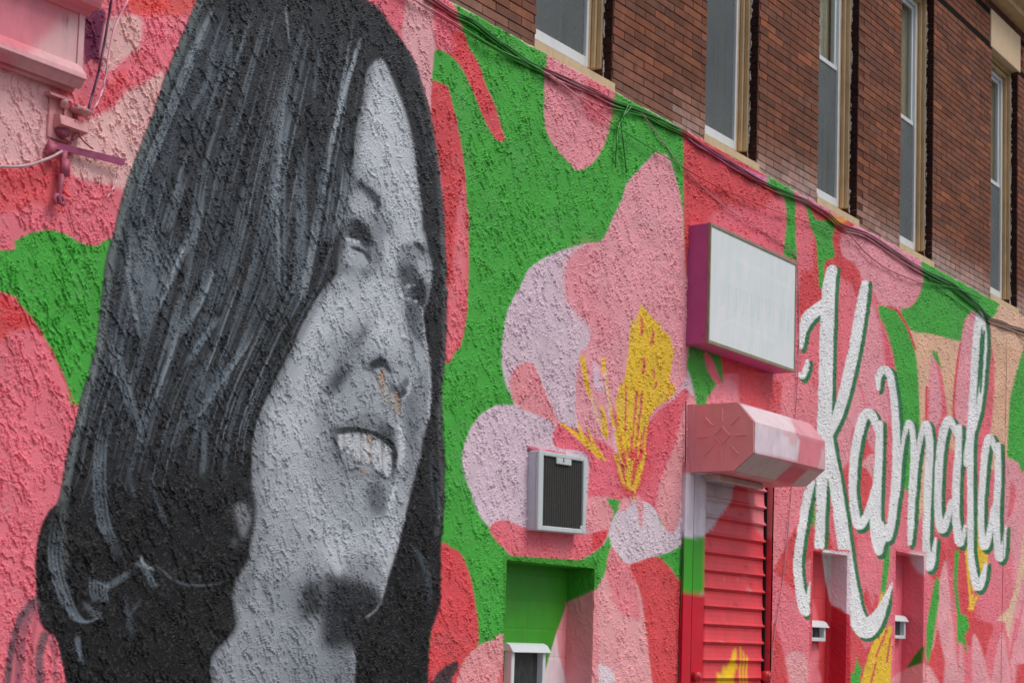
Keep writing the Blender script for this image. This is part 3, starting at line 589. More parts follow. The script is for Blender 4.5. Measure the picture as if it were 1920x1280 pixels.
fp([(768,720),(798,690),(803,729),(800,781),(789,819),(782,860),(768,900),(758,905),(757,840),(762,780)],(108,114,120),.75,6); fp([(752,752),(778,745),(782,800),(775,834),(757,834)],(88,94,100),.7,6)
fs([(793,640),(801,681),(804,729),(800,781)],5,LT,.75,2.5,False)
# mouth
fp([(600,800),(616,790),(640,786),(640,830),(650,880),(630,880),(608,850)],(112,118,124),.6,12)
fp([(616,803),(631,796),(655,785),(670,777),(692,773),(715,783),(731,796),(737,815),(742,860),(738,900),(728,898),(728,850),(708,818),(660,806),(630,808)],(112,118,124),.92,3)
fp([(708,792),(728,800),(738,822),(736,848),(722,830),(706,815)],(66,72,78),.85,4)
fs([(640,793),(655,787),(668,780)],4,(52,57,62),.7,3)
fp([(616,806),(632,812),(640,850),(646,884),(666,888),(700,884),(722,900),(720,906),(690,898),(655,896),(634,872),(620,840)],(84,90,96),.8,5)
fp([(630,813),(660,812),(690,816),(712,826),(728,842),(731,862),(730,884),(724,898),(711,888),(693,870),(681,872),(659,869),(644,860),(629,853)],(70,76,82),.95,2.5)
for P_ in ([(631,816),(638,813),(641,822),(640,840),(634,842),(630,830)],[(643,814),(650,811),(656,820),(656,846),(648,852),(643,838)],[(658,817),(664,814),(672,818),(673,858),(664,864),(657,850)],[(675,818),(684,816),(691,822),(692,862),(682,870),(674,860)],[(694,828),(702,824),(711,830),(713,876),(706,882),(695,866)],[(715,838),(720,835),(727,844),(730,872),(725,893),(716,884)]):
    fp(P_,(168,173,178),1,1.6)
fp([(630,846),(640,848),(656,858),(660,868),(646,862),(632,855)],(150,155,160),.8,3)
fs([(608,802),(623,806),(636,807),(659,805),(685,809),(708,817),(726,830),(736,845),(736,868),(732,897),(734,910)],[16,19,15,10,9,10,12,11,10,9,5],(26,30,34),.97,2.5)
fs([(618,812),(622,826),(628,842)],8,(70,76,82),.7,4); fs([(628,850),(634,858)],8,(74,80,86),.8,3); fs([(644,880),(656,882),(666,878),(681,887)],[6,8,5,3],(66,72,78),.8,3); fs([(692,876),(711,891),(723,900)],5,(46,50,55),.85,2.5)
fp([(660,888),(700,896),(718,910),(700,930),(676,925)],(122,128,134),.7,7)
fp([(690,908),(706,906),(718,918),(721,950),(716,970),(702,970),(690,955),(684,930)],(72,77,83),.88,8)
fs([(741,785),(748,812),(750,850),(744,880)],[6,11,10,6],(168,174,180),.85,3); fs([(736,908),(731,935),(724,970)],8,LT,.75,4)
# chin, jaw shadow, neck
fs([(762,936),(748,995),(734,1046),(721,1087),(712,1118)],6,LT,.55,4,False)
fp([(480,860),(540,840),(580,900),(600,980),(560,1060),(500,1080),(470,1000)],(138,144,150),.5,24)
fp([(590,740),(600,790),(600,850),(620,900),(660,920),(640,960),(590,900),(572,820)],(122,128,134),.55,14)
fp([(600,690),(560,720),(520,790),(510,830),(560,840),(596,790)],(172,178,183),.45,18)
fp([(640,1035),(690,1040),(716,1060),(708,1092),(660,1088),(628,1072)],(116,122,128),.75,12)
fp([(606,1015),(630,1012),(645,1040),(640,1078),(618,1070),(600,1040)],(170,176,183),.7,9)
fs([(742,960),(733,1010),(722,1060),(715,1090)],14,(166,172,178),.6,7)
fp([(612,1070),(642,1080),(680,1088),(708,1108),(714,1125),(700,1150),(680,1175),(666,1200),(660,1232),(632,1232),(600,1214),(596,1180),(597,1155),(590,1150),(578,1152),(566,1170),(559,1190),(557,1150),(562,1100),(588,1090)],(64,69,75),.85,12)
fp([(566,1100),(584,1094),(600,1110),(596,1150),(580,1150),(566,1160)],(38,42,47),.9,6)
fp([(616,1078),(642,1086),(680,1094),(706,1110),(710,1126),(696,1150),(676,1175),(662,1215),(630,1212),(604,1204),(602,1150),(610,1110)],(30,33,38),.95,9)
fs([(590,1090),(602,1100),(612,1108)],8,(88,94,100),.6,4)
poly([(650,1130),(690,1128),(706,1132),(690,1162),(676,1185),(672,1222),(662,1216),(650,1200),(640,1160)],(24,26,29),a=.97,s=3.5)
fp([(630,1226),(662,1222),(662,1420),(610,1420),(612,1280)],(96,102,108),.8,9)
fs([(482,1062),(492,1095),(504,1120),(510,1145)],[8,9,7,5],(94,100,106),.7,5)
fs([(714,1115),(706,1137),(690,1152),(678,1158)],4,(130,136,142),.9,2); fs([(620,1030),(628,1060),(634,1080)],14,LT,.4,8)
fs([(657,1215),(661,1240),(658,1290)],4,(140,146,152),.8,2)
fs([(560,1090),(540,1060),(528,1020)],16,(136,142,148),.5,12)
# ear
poly([(436,950),(450,940),(464,955),(466,975),(460,995),(453,1010),(446,992),(438,970)],(112,118,123),a=.85,s=4)
poly([(430,1012),(437,1008),(442,1016),(436,1024)],(80,86,92),a=.7,s=3)
# rust marks
for x,y,w_,h_ in ((712,706,9,13),(710,722,6,12),(742,762,6,18),(738,742,5,8),(687,824,6,9),(689,852,3,12),(680,882,4,8)):
    poly([(x-w_/2,y-h_*.6),(x+w_*.3,y-h_),(x+w_/2,y),(x+w_*.1,y+h_),(x-w_*.4,y+h_*.5)],(158,112,58),a=.75,s=1.8)
poly([(706,722),(718,712),(730,745),(742,752),(740,775),(728,758),(712,744)],(150,146,136),a=.6,s=4)
# loose curl at the lower left, thin over the pink, and the dark tuft right
stroke([(60,1125),(34,1160),(20,1205),(12,1260),(8,1330)],14,(66,62,70),a=.85,soft=6); stroke([(64,1130),(44,1170),(34,1220),(30,1300)],16,(110,66,84),a=.7,soft=7)
stroke([(66,1150),(56,1200),(54,1260),(52,1320)],9,(150,70,86),a=.6,soft=5); stroke([(80,1190),(70,1230),(72,1290),(84,1330)],16,(70,68,76),a=.8,soft=6); stroke([(94,1200),(98,1240),(100,1290)],10,(120,70,86),a=.6,soft=4)
poly([(803,1282),(816,1262),(832,1248),(852,1238),(856,1250),(844,1272),(836,1300),(800,1300)],(44,46,50),s=1.5,a=.95)
# thin painted growth over plaster : colour unevenness
_l = CAN@np.array([.3,.55,.15]); CAN[:] = CAN*.95+.05*_l[...,None]; del _l
n_ = fbm(xx/34.+0*yy, yy/34.+0*xx, 5, .6)
n2_ = fbm(xx/160.+0*yy+9, yy/190.+0*xx, 4, .55); n3_ = fbm(xx/9.+0*yy, yy/30.+0*xx, 3, .6)
CAN *= (.80+.20*n_+.14*n2_+.07*n3_)[..., None]
w_ = (sstep(.60, .74, fbm(xx/48.+0*yy+70, yy/60.+0*xx+8, 5, .65))*.09)[..., None]; CAN[:] = CAN*(1-w_)+w_*(CAN.mean(-1, keepdims=True)*.6+.10); del w_, n2_, n3_

# ---- the niches' own paint (as seen inside the openings)
NG=(52,132,34)
poly([(940,1040),(1118,1052),(1118,1420),(940,1420)],NG,sharp=True,s=.6)
poly([(1064,1128),(1090,1118),(1118,1104),(1118,1420),(1012,1420),(1022,1262),(1042,1190)],(214,134,140),sharp=True,s=.8)
poly([(1062,1130),(1118,1104),(1118,1250),(1090,1245),(1062,1262)],(208,128,134),sharp=True,s=2)
poly([(1044,1185),(1046,1220),(1058,1262),(1066,1300),(1066,1420),(1010,1420),(1020,1262)],(198,182,188),sharp=True,s=1)
poly([(1518,1028),(1590,1030),(1590,1148),(1558,1136),(1556,1420),(1512,1420)],(188,62,70),sharp=True,s=.6)
poly([(1540,1030),(1560,1032),(1560,1128),(1556,1128),(1548,1090)],(200,204,210),sharp=True,s=.8)
poly([(1560,1032),(1592,1034),(1592,1152),(1576,1140),(1558,1133)],(196,180,188),sharp=True,s=1.2)
poly([(1558,1134),(1592,1152),(1592,1420),(1550,1420)],(168,26,44),sharp=True,s=1)
poly([(1523,1122),(1530,1140),(1536,1172),(1528,1172),(1522,1150)],(206,96,108),s=1)
poly([(1526,1205),(1536,1225),(1534,1250),(1540,1280),(1512,1290),(1515,1240)],(208,112,122),s=1.5)
poly([(1672,1028),(1734,1034),(1734,1420),(1666,1420)],(208,96,112),sharp=True,s=.6)
poly([(1704,1034),(1734,1036),(1732,1078),(1718,1066),(1706,1050)],(198,182,188),sharp=True,s=3)
poly([(1732,1208),(1718,1224),(1700,1250),(1702,1252),(1728,1242)],(44,120,36),sharp=True,s=1)
poly([(1664,1290),(1672,1268),(1700,1252),(1732,1242),(1734,1420),(1660,1420)],(214,140,146),sharp=True,s=1)

# second canvas : paint carried by the shutter, its guides and its housing
CB = CAN.copy()
def pb(P_,c,a=1,s=.8,sharp=True): poly(P_,c,a=a,s=s,sharp=sharp,C=CB)
pb([(1306,885),(1445,900),(1450,960),(1440,1420),(1290,1420),(1300,1000)],(196,62,70))
pb([(1310,885),(1386,900),(1374,915),(1372,938),(1358,956),(1345,975),(1335,990),(1325,1000),(1300,1010),(1300,890)],(178,164,172))
pb([(1400,903),(1450,905),(1446,1010),(1428,1005),(1412,985),(1406,950)],(206,112,120),s=2)
pb([(1374,1218),(1380,1213),(1382,1230),(1378,1240),(1384,1246),(1376,1262),(1378,1300),(1340,1300),(1345,1268),(1340,1258),(1352,1262),(1356,1246),(1362,1250),(1372,1232)],YEL)
for x in (1388,1394,1400): stroke([(x,1212+(x-1388)*2),(x+1,1235),(x-1,1262),(x+2,1290)],3,YEL,C=CB)
pb([(1274,870),(1322,870),(1322,1010),(1270,1004)],(196,190,200)); pb([(1270,1006),(1322,1008),(1320,1114),(1268,1106)],(52,146,30)); pb([(1264,1108),(1322,1116),(1316,1420),(1250,1420)],(178,14,38))
pb([(1440,900),(1452,900),(1448,1010),(1438,1010)],(206,120,128)); pb([(1436,1010),(1450,1010),(1444,1420),(1426,1420)],(196,50,62))
for q in range(34):
    x = _r.uniform(1310,1440); y = _r.uniform(920,1290); stroke([(x,y),(x+_r.uniform(2,14),y+_r.uniform(-1,5))], _r.uniform(1,2.6), (112,34,42) if q % 3 else (176,140,140), a=.55, soft=1.2, C=CB)
# housing faces, with a lit paler top and shaded duller underside painted in
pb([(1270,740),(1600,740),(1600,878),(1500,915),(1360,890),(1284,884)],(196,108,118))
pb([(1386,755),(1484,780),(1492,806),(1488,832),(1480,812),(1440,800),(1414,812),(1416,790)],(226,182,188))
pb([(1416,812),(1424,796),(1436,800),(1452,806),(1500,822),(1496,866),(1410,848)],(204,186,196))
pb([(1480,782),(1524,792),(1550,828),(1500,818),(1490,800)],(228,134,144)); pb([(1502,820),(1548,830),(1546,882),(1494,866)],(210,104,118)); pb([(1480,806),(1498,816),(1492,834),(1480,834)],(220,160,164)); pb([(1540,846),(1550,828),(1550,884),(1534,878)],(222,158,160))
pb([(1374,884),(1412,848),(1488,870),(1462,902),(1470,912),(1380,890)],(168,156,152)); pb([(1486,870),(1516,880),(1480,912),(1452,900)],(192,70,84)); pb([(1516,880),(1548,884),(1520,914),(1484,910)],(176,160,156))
pb([(-300,-300),(200,-300),(200,240),(-300,240)],(208,108,124))
pb([(160,20),(128,30),(104,50),(84,70),(62,92),(50,120),(160,200),(170,60)],(206,156,158),s=9); pb([(20,96),(170,140),(170,200),(20,150)],(196,134,140),s=5); pb([(-300,60),(34,84),(26,150),(-300,200)],(190,98,110),s=5,a=.5)
pb([(-40,68),(170,138),(170,148),(-40,84)],(214,150,158),s=2,a=.7)
stroke([(38,32),(44,38),(48,34)],2,(150,60,80),C=CB); stroke([(92,74),(96,78)],6,(90,40,60),C=CB,soft=3); stroke([(118,36),(126,40),(132,52)],1.6,(150,80,90),C=CB)

_q = CB[:OY+916]; _q[:] = (_q*.85+.15*(_q@np.array([.3,.55,.15]))[...,None])*.96
def lookup(px, py, C=None, b=False):
    C = (CB if b else CAN) if C is None else C
    x = np.clip(np.asarray(px)+OX-.5, 0, CW-1.01); y = np.clip(np.asarray(py)+OY-.5, 0, CH-1.01)
    i = x.astype(int); j = y.astype(int); fx = (x-i)[..., None]; fy = (y-j)[..., None]
    return (C[j, i]*(1-fx)+C[j, i+1]*fx)*(1-fy)+(C[j+1, i]*(1-fx)+C[j+1, i+1]*fx)*fy
def paint_of(pts, b=False):
    return lookup(*proj(np.array(pts)), b=b)

# ------------------------------------------------------------------ ground
g = MB(); g.box(-60, 90, -80, 12, -1.2, -0.154); tag(g.build('ground', mat('soil', (.14,.12,.1), .95, .1, var=.2)), kind='structure')
r = MB(); r.box(-60, 90, -14, -3.4, -.15, -.146+.02); tag(r.build('road', mat('asphalt', (.05,.05,.052), .9, .2, bump=.004, bscale=60, var=.2)), kind='structure')
s_ = MB(); s_.box(-60, 90, -3.4, -.0, -.15, 0); s_.box(-60, 90, -17, -14, -.15, 0); tag(s_.build('pavement', mat('concrete', (.34,.33,.31), .9, .2, bump=.002, bscale=50, var=.12, dirt=.3)), kind='structure')

# ------------------------------------------------------------------ mural wall
ZT = 5.785
wall = empty('mural_wall', (8, 0, 0), 'rough stucco lower wall painted with a grey portrait of a smiling woman, pink flowers and white script reading Kamala', 'mural wall')
# niche and door openings (x0,x1,z0,z1)
def X_at(px, py, Y=0): return at(px, py, Y)[0]
N1 = (at(947,1050)[0], at(1112,1064)[0], 0.5, 2.14); N2 = (at(1522,1033)[0], at(1586,1038)[0], 0.5, 2.505); N3 = (at(1677,1034)[0], at(1730,1040)[0], 0.5, 2.62)
DOOR = (at(1292,900)[0], at(1449,905)[0], 0.0, 3.2)
OPEN = [N1, N2, N3, DOOR]
pxs = np.arange(-150, 1966, 1.74); cols = np.array([at(x, 1250)[0] for x in pxs])
cols = np.concatenate([np.arange(1.0, cols[0]-.02, .05), cols, np.arange(cols[-1]+.06, 27.0, .09)])
def snap(arr, vals):
    arr = np.array(arr)
    for v in vals: arr[np.argmin(abs(arr-v))] = v
    return np.sort(arr)
cols = snap(cols, [o[i] for o in OPEN for i in (0, 1)])
rows = np.concatenate([np.arange(0, 1.15, .03), np.arange(1.15, 4.6, .0051), np.arange(4.6, ZT+.012, .0060)]); rows = snap(rows, [o[i] for o in OPEN for i in (2, 3)])
def relief(X, Z, amp=1.0):
    """skip-trowelled stucco: overlapping plates, each lifted along its lower left edge"""
    a = X*.88+Z*.47; b = -X*.47+Z*.88            # across and along the ledges
    w1 = fbm(a*10, b*6, 2); w2 = fbm(a*34+31, b*17+5, 3, .5); w3 = fbm(a*110+11, b*80+70, 2, .6); w4 = fbm(a*70+3, b*38+9, 3, .5)
    h = .005*(fbm(X*4+90, Z*4, 2)-.5); rough_ = sstep(.42, .62, fbm(X*7+5, Z*7+60, 3))
    for L, k1, k2, A, fa, fb, th in ((.066, 2.6, 1.3, .0120, 20, 9, .485), (.030, 2.6, 1.5, .0078, 38, 18, .515)):
        ph = a/L+k1*w1*.05/L*.5+k2*(w2 if L > .03 else w4)*1.6+.20*w3
        m_ = sstep(th, th+.06, fbm(a*fa+L*900, b*fb+3, 3, .5))
        fr = ph-np.floor(ph); h = h + A*m_*(1-fr)**1.8
    h = h + (.0004+.0016*rough_)*(fbm(X*150, Z*140, 2, .6)-.5)*2 + .0022*rough_*sstep(.58, .63, fbm(X*95+7, Z*95, 2))
    return h*amp*(.88-.18*sstep(11.5, 15, X))
XX, ZZ = np.meshgrid(cols, rows)
hh = relief(XX, ZZ)
edge = ZT - .012 - .022*fbm(XX*9, XX*0+3, 4, .6) + .006
hh2 = .013 + hh
hh2 = hh2*(1-.9*sstep(-.02, 0.004, ZZ-edge))
VV = np.stack([XX, -hh2, ZZ], -1)
nr, nc = XX.shape
for o in OPEN:                                   # keep the rims of the openings straight
    for k, ax in ((0, 'c'), (1, 'c'), (3, 'r')):
        if ax == 'c': c = np.argmin(abs(cols-o[k])); sel = (rows >= o[2]) & (rows <= o[3]); VV[sel, c, 1] = -.014-.3*hh[sel, c]
        else: r_ = np.argmin(abs(rows-o[3])); sel = (cols >= o[0]) & (cols <= o[1]); VV[r_, sel, 1] = -.014-.3*hh[r_, sel]
colr = paint_of(VV.reshape(-1, 3)*[1, 0, 1])
# bare patches and scuffs along the broken top edge
e = (sstep(-.022, -.002, ZZ-edge)*sstep(.45, .6, fbm(XX*14, ZZ*30, 3))).reshape(-1, 1)
colr = colr*(1-.75*e)+np.array(alb(196,176,166))*.75*e
# worn flecks on the raised ridges
fl = (sstep(.60, .72, fbm(XX*90, ZZ*90, 3))*.10+sstep(.70, .76, fbm(XX*70+9, ZZ*70, 2))*.3).reshape(-1, 1); colr = colr*(1-fl)+(colr*.7+.12)*fl
cr = (rows[:-1]+rows[1:])/2; cc_ = (cols[:-1]+cols[1:])/2
CXc, CRr = np.meshgrid(cc_, cr); keep = (CRr < np.interp(CXc, cols, edge[0]))
for o in OPEN: keep &= ~((CXc > o[0]) & (CXc < o[1]) & (CRr > o[2]-.001) & (CRr < o[3]))
I, J = np.nonzero(keep); b0 = I*nc+J
F4 = np.stack([b0, b0+1, b0+nc+1, b0+nc], 1)
used = np.zeros(nr*nc, bool); used[F4.ravel()] = True; remap = np.cumsum(used)-1
verts = VV.reshape(-1, 3)[used] - np.array([8, 0, 0]); F4 = remap[F4]; colr = colr[used]
def grid_mesh(name, verts, faces, colors, matl, parent, smooth=False):
    me = bpy.data.meshes.new(name); me.vertices.add(len(verts)); me.vertices.foreach_set('co', verts.astype(np.float32).ravel())
    n = len(faces); me.loops.add(n*4); me.polygons.add(n)
    me.loops.foreach_set('vertex_index', faces.astype(np.int32).ravel()); me.polygons.foreach_set('loop_start', np.arange(0, n*4, 4, dtype=np.int32))
    me.polygons.foreach_set('use_smooth', np.full(n, smooth)); me.update(calc_edges=True)
    a = me.color_attributes.new('paint', 'FLOAT_COLOR', 'POINT'); a.data.foreach_set('color', np.hstack([colors, np.ones((len(colors), 1))]).astype(np.float32).ravel())
    me.materials.append(matl); return link(name, me, parent)
st = grid_mesh('stucco', verts, F4, colr, M_STUCCO, wall, False)

def panel(name, O, U, V, nu, nv, amp, normal, parent, matl, groove=None, b=False, off=(8,0,0)):
    """a painted sheet O + u*U + v*V with relief along normal"""
    O = np.array(O, float); U = np.array(U, float); V = np.array(V, float); N = np.array(normal, float)
    us, vs_ = np.meshgrid(np.linspace(0, 1, nu), np.linspace(0, 1, nv)); P = O+us[..., None]*U+vs_[..., None]*V
    flat = P.reshape(-1, 3)
    if amp > 0:
        a_ = us*np.linalg.norm(U); c_ = vs_*np.linalg.norm(V); h = relief(a_+O[0]*3, c_+O[2], amp); h *= np.clip(np.minimum(np.minimum(us, 1-us)*nu/3, np.minimum(vs_, 1-vs_)*nv/3), 0, 1); P = P+h[..., None]*N
    if groove is not None: P = P-groove(P)[..., None]*N
    c = paint_of(flat, b); I, J = np.meshgrid(np.arange(nv-1), np.arange(nu-1), indexing='ij'); q = (I*nu+J).ravel()
    return grid_mesh(name, P.reshape(-1, 3)-np.array(off), np.stack([q, q+1, q+nu+1, q+nu], 1), c, matl, parent, True)
for (nm, N, dep) in (('niche', N1, .22), ('niche', N2, .2), ('niche', N3, .22)):
    x0, x1, z0, z1 = N
    def gr(P, x0=x0):                             # block courses under the paint
        z = np.mod(P[..., 2]+.02, .2); row = np.floor((P[..., 2]+.02)/.2); xm = np.mod(P[..., 0]-x0+.2*np.mod(row, 2), .4)
        return .003*np.exp(-((z-.1)/.006)**2)+.003*np.exp(-((xm-.2)/.006)**2)
    back = panel(nm, (x0, dep, z0), (x1-x0, 0, 0), (0, 0, z1-z0), 150, 220, 0, (0,-1,0), wall, M_PAINT, gr)
    back['label'] = {N1: 'deep green painted recess with painted petals low down', N2: 'red painted recess under the letter K', N3: 'pink painted recess right of the red one'}[N]
    panel('reveal', (x1, dep, z0), (0, -dep-.014, 0), (0, 0, z1-z0), 40, 240, .55, (-1,0,0), back, M_STUCCO)
    panel('reveal', (x0, dep, z0), (0, -dep-.014, 0), (0, 0, z1-z0), 30, 120, .4, (1,0,0), back, M_STUCCO)
    panel('soffit', (x0, dep, z1), (x1-x0, 0, 0), (0, -dep-.014, 0), 120, 30, .4, (0,0,-1), back, M_STUCCO)
# core of the wall behind the stucco skin, with the openings left out
core = MB(); xs_ = [1.0]
for o in sorted(OPEN): xs_ += [o[0], o[1]]
xs_.append(27.0)
for i in range(0, len(xs_)-1, 2): core.box(xs_[i]+.03, xs_[i+1]-.03, .0, .5, 0, ZT-.06)
for o in OPEN:
    core.box(o[0]-.03, o[1]+.03, .001, .499, o[3]+.03, ZT-.061)
    if o is not DOOR: core.box(o[0]-.03, o[1]+.03, 0.001, .499, 0, o[2]-.02); core.box(o[0]-.03, o[1]+.03, .24, .499, o[2]-.02, o[3]+.03)
core.build('wall_core', M_MORTAR, wall)

# small hooded vent windows sitting in the niches
def vent_window(N, pl, pt, pr, pbm, label, dep, back):
    x0, zt = at(pl, pt, dep-.05)[0::2]; x1 = at(pr, pt, dep-.05)[0]; z0 = at(pl, pbm, dep-.05)[2]
    w = empty('vent_window', ((x0+x1)/2, dep, z0), label, 'window')
    o = MB(); t = .035
    for a, b_, c, d in ((x0, x0+t, z0, zt-.05), (x1-t, x1, z0, zt-.05), (x0+t, x1-t, z0, z0+t)): o.box(a, b_, dep-.07, dep-.002, c, d, b=.004)
    o.build('frame', M_WHITE, w)
    h = MB(); h.prism([(dep-.002, zt), (dep-.03, zt+.008), (dep-.06, zt-.006), (dep-.085, zt-.04), (dep-.094, zt-.056), (dep-.088, zt-.06), (dep-.076, zt-.05), (dep-.062, zt-.05), (dep-.002, zt-.05)], x0-.02, x1+.03); h.build('hood', M_WHITE, w)
    g_ = MB(); g_.box(x0+t, x1-t, dep-.02, dep-.012, z0+t, zt-.05); g_.build('pane', M_GLASSDK, w)
    l = MB(); l.box(x0+t+.002, x0+t+.014, dep-.06, dep-.03, z0+t+.3*(zt-z0), zt-.06); l.build('stay', M_WHITE, w)
    return w
M_GLASSDK = mat('dark_glass', (.03,.035,.035), .25, .5, var=.4, vscale=12, dirt=.5, dcol=(.12,.12,.12))
vent_window(N1, 956, 1206, 1020, 1330, 'small white hooded window low in the green recess', .22, None)
vent_window(N2, 1517, 1163, 1545, 1201, 'small white hooded window with grey pane in the red recess', .2, None)
vent_window(N3, 1673, 1153, 1695, 1196, 'small white hooded window with dark opening in the pink recess', .22, None)

# ------------------------------------------------------------------ brick storey
bld = empty('brick_storey', (8, 0, ZT), 'red brown brick upper storey with tall sash windows above the painted wall', 'brick building')
WINS = [(1005,70,1147,165),(1322,245,1419,320),(1533,365,1607,415),(1687,455,1748,500),(1857,548,1907,590)]
WX = [(at(a, b)[0], at(c, d)[0]) for a, b, c, d in WINS]
_w = 1.03
WX = [(6.25, 7.28)] + WX + [(22.6, 23.63), (25.4, 26.4)]
ZS = 5.845; ZH = 5.845; ZM = at(1570, 131, .19)[2]
ZL0 = atX(1857, 88, at(1857, 88)[0])[2]; ZL1 = at(1857, 16)[2]
Z_B0 = at(1800, 26)[2]; Z_B1 = at(1845, 10)[2]
ZTOPW = ZL0 - .0
PITCH, BH, BL, J_ = .0677, .0617, .299, .006
def brick_col(rng, z, x):
    t = rng.rand(); 
    base = np.array([104,73,63])*.38+.62*np.array([(104,74,64),(97,70,62),(112,79,66),(92,71,67),(122,84,66),(134,90,68),(86,67,64),(110,72,61)][rng.choice(8, p=[.22,.2,.16,.12,.1,.05,.07,.08])], float)
    base *= rng.uniform(.9, 1.1)
    # pale bloom of overspray and salts low down
    k = np.clip(1-(z-ZT)/.42, 0, 1)**1.5*fbm(np.array([x*1.7]), np.array([z*2.0]), 3)[0]*2.0
    k = k if x > 11.2 else k*.25
    k = min(k*1.25, 1.15)
    return alb(*(base*np.array([1.02,.94,.86])*(1-.62*k)+np.array([168,150,146])*.62*k))
BRICK_T = [];
rb = np.random.RandomState(5)
def free_runs(a, b, z):
    runs = [(a, b)]
    for (w0, w1) in WX:
        top = ZL0; 
        if z+BH > ZS-.02 and z < top: cut = (w0, w1)
        elif z+BH > ZL0-.001 and z < ZL1: cut = (w0-.06, w1+.06)
        else: continue
        nr_ = []
        for (p, q) in runs:
            if cut[1] <= p or cut[0] >= q: nr_.append((p, q)); continue
            if cut[0] > p: nr_.append((p, cut[0]))
            if cut[1] < q: nr_.append((cut[1], q))
        runs = nr_
    return runs
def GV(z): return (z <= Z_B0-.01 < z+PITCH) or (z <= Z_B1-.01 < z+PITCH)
zc = ZT-.05; row = 0; bricks = []; grooves = []
while zc < 10.6:
    for (a, b) in free_runs(3.0, 27.0, zc):
        if GV(zc): continue
        x = a; first = (row % 2 == 0)
        off_ = (math.floor(a/(BL+J_))*(BL+J_)) + (0 if first else (BL+J_)/2); x = off_
        while x < b:
            s0 = max(x, a); s1 = min(x+BL, b)
            if s1-s0 > .03: bricks.append((s0, s1, zc, row))
            x += BL+J_
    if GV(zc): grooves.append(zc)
    zc += PITCH; row += 1
def band_off(z):
    return 0.0
bk = []
for (s0, s1, z, row) in bricks:
    px, py = proj(np.array([(s0+s1)/2, 0, z+.03])); p0, _q = proj(np.array([s0, 0, z])); p1, _q = proj(np.array([s1, 0, z]))
    vis = (0 < px < 1920) and (-10 < py < 1280) and z > ZT-.045
    bk.append((p1-p0 if vis else -1, s0, s1, z, row))
bk.sort(key=lambda t: -t[0])
mesh_cache = {}
stuffB = MB()
for i, (sz, s0, s1, z, row) in enumerate(bk):
    yo = band_off(z) + rb.uniform(-.0022, .0022); c = brick_col(rb, z, s0); tz = rb.uniform(-.0012, .0012)
    if i < 300 and sz > 0:
        L = round(s1-s0, 2); ci = rb.randint(14) if not (L, ) in mesh_cache else rb.randint(14)
        mb = MB(); mb.box(0, s1-s0, 0, .05, 0, BH, col=c, b=.003)
        me = bpy.data.meshes.new('brick'); me.from_pydata(mb.v, [], mb.f); me.materials.append(M_BRICK)
        a = me.color_attributes.new('paint', 'FLOAT_COLOR', 'POINT'); a.data.foreach_set('color', np.hstack([np.array(mb.c), np.ones((len(mb.c), 1))]).ravel())
        o = link('brick', me, bld); o.location = (s0-8, yo, z+tz-ZT)
    else:
        x0, x1, y0, z0, z1 = s0, s1, yo, z+tz, z+tz+BH
        stuffB.box(x0, x1, y0, .05, z0, z1, col=c, b=.003) if sz > 0 else stuffB.box(x0, x1, y0, .05, z0, z1, col=c)
tag(stuffB.build('brickwork', M_BRICK, bld, colors=True), kind='stuff')
M_GROOVE_SHADE = mat('groove_shade_black', (.012,.009,.008), .9, .1)
mo = MB()
edges = sorted([v for w in WX for v in w]); xs_ = [3.0]+edges+[27.0]
for i in range(0, len(xs_)-1, 2): mo.box(xs_[i]+.004, xs_[i+1]-.004, .008, .4, ZT-.055, ZL1)
mo.box(3.0, 27.0, .008, .4, ZL1+.002, 10.7); mo2 = mo.build('mortar_bed', M_MORTAR, bld)
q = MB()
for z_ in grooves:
    for (a, b) in free_runs(3.0, 27.0, z_): q = MB(); q.box(a, b, .001, .0075, z_-.004, z_+PITCH-.004); q.build('groove_shade_strip', M_GROOVE_SHADE, bld)  # near-flush black strips stand in for the shade inside the brick grooves

# cornice of the roof line seen in the top right corner
zc0 = at(1905, 12, -.2)[2]
cor = MB(); cor.prism([(-.07, zc0-.0), (-.17, zc0+.01), (-.18, zc0+.07), (-.26, zc0+.09), (-.27, zc0+.17), (-.38, zc0+.2), (-.40, zc0+.32), (.0, zc0+.36), (.0, zc0)], 3, 27)
cor.build('cornice', M_TAN, bld)

# windows
def shade_mat(name, col, alpha, rough=.9):
    M = bpy.data.materials.new(name); M.use_nodes = True; nt = M.node_tree; P = nt.nodes['Principled BSDF']
    P.inputs['Base Color'].default_value = (*col, 1); P.inputs['Roughness'].default_value = rough; P.inputs['Specular IOR Level'].default_value = .1
    tr = nt.nodes.new('ShaderNodeBsdfTransparent'); mx = nt.nodes.new('ShaderNodeMixShader'); out = nt.nodes['Material Output']
    n = nt.nodes.new('ShaderNodeTexNoise'); n.inputs['Scale'].default_value = 2.2; n.inputs['Detail'].default_value = 4; ge = nt.nodes.new('ShaderNodeNewGeometry'); nt.links.new(ge.outputs['Position'], n.inputs['Vector']); mr = nt.nodes.new('ShaderNodeMapRange'); mr.inputs[1].default_value = .3; mr.inputs[2].default_value = .7; mr.inputs[3].default_value = alpha-.16; mr.inputs[4].default_value = alpha+.14; nt.links.new(n.outputs[0], mr.inputs[0]); nt.links.new(mr.outputs[0], mx.inputs[0]); nt.links.new(tr.outputs[0], mx.inputs[1]); nt.links.new(P.outputs[0], mx.inputs[2]); nt.links.new(mx.outputs[0], out.inputs[0]); return M
M_SCREEN = shade_mat('insect_screen', tuple(alb(98,105,107)), .62)
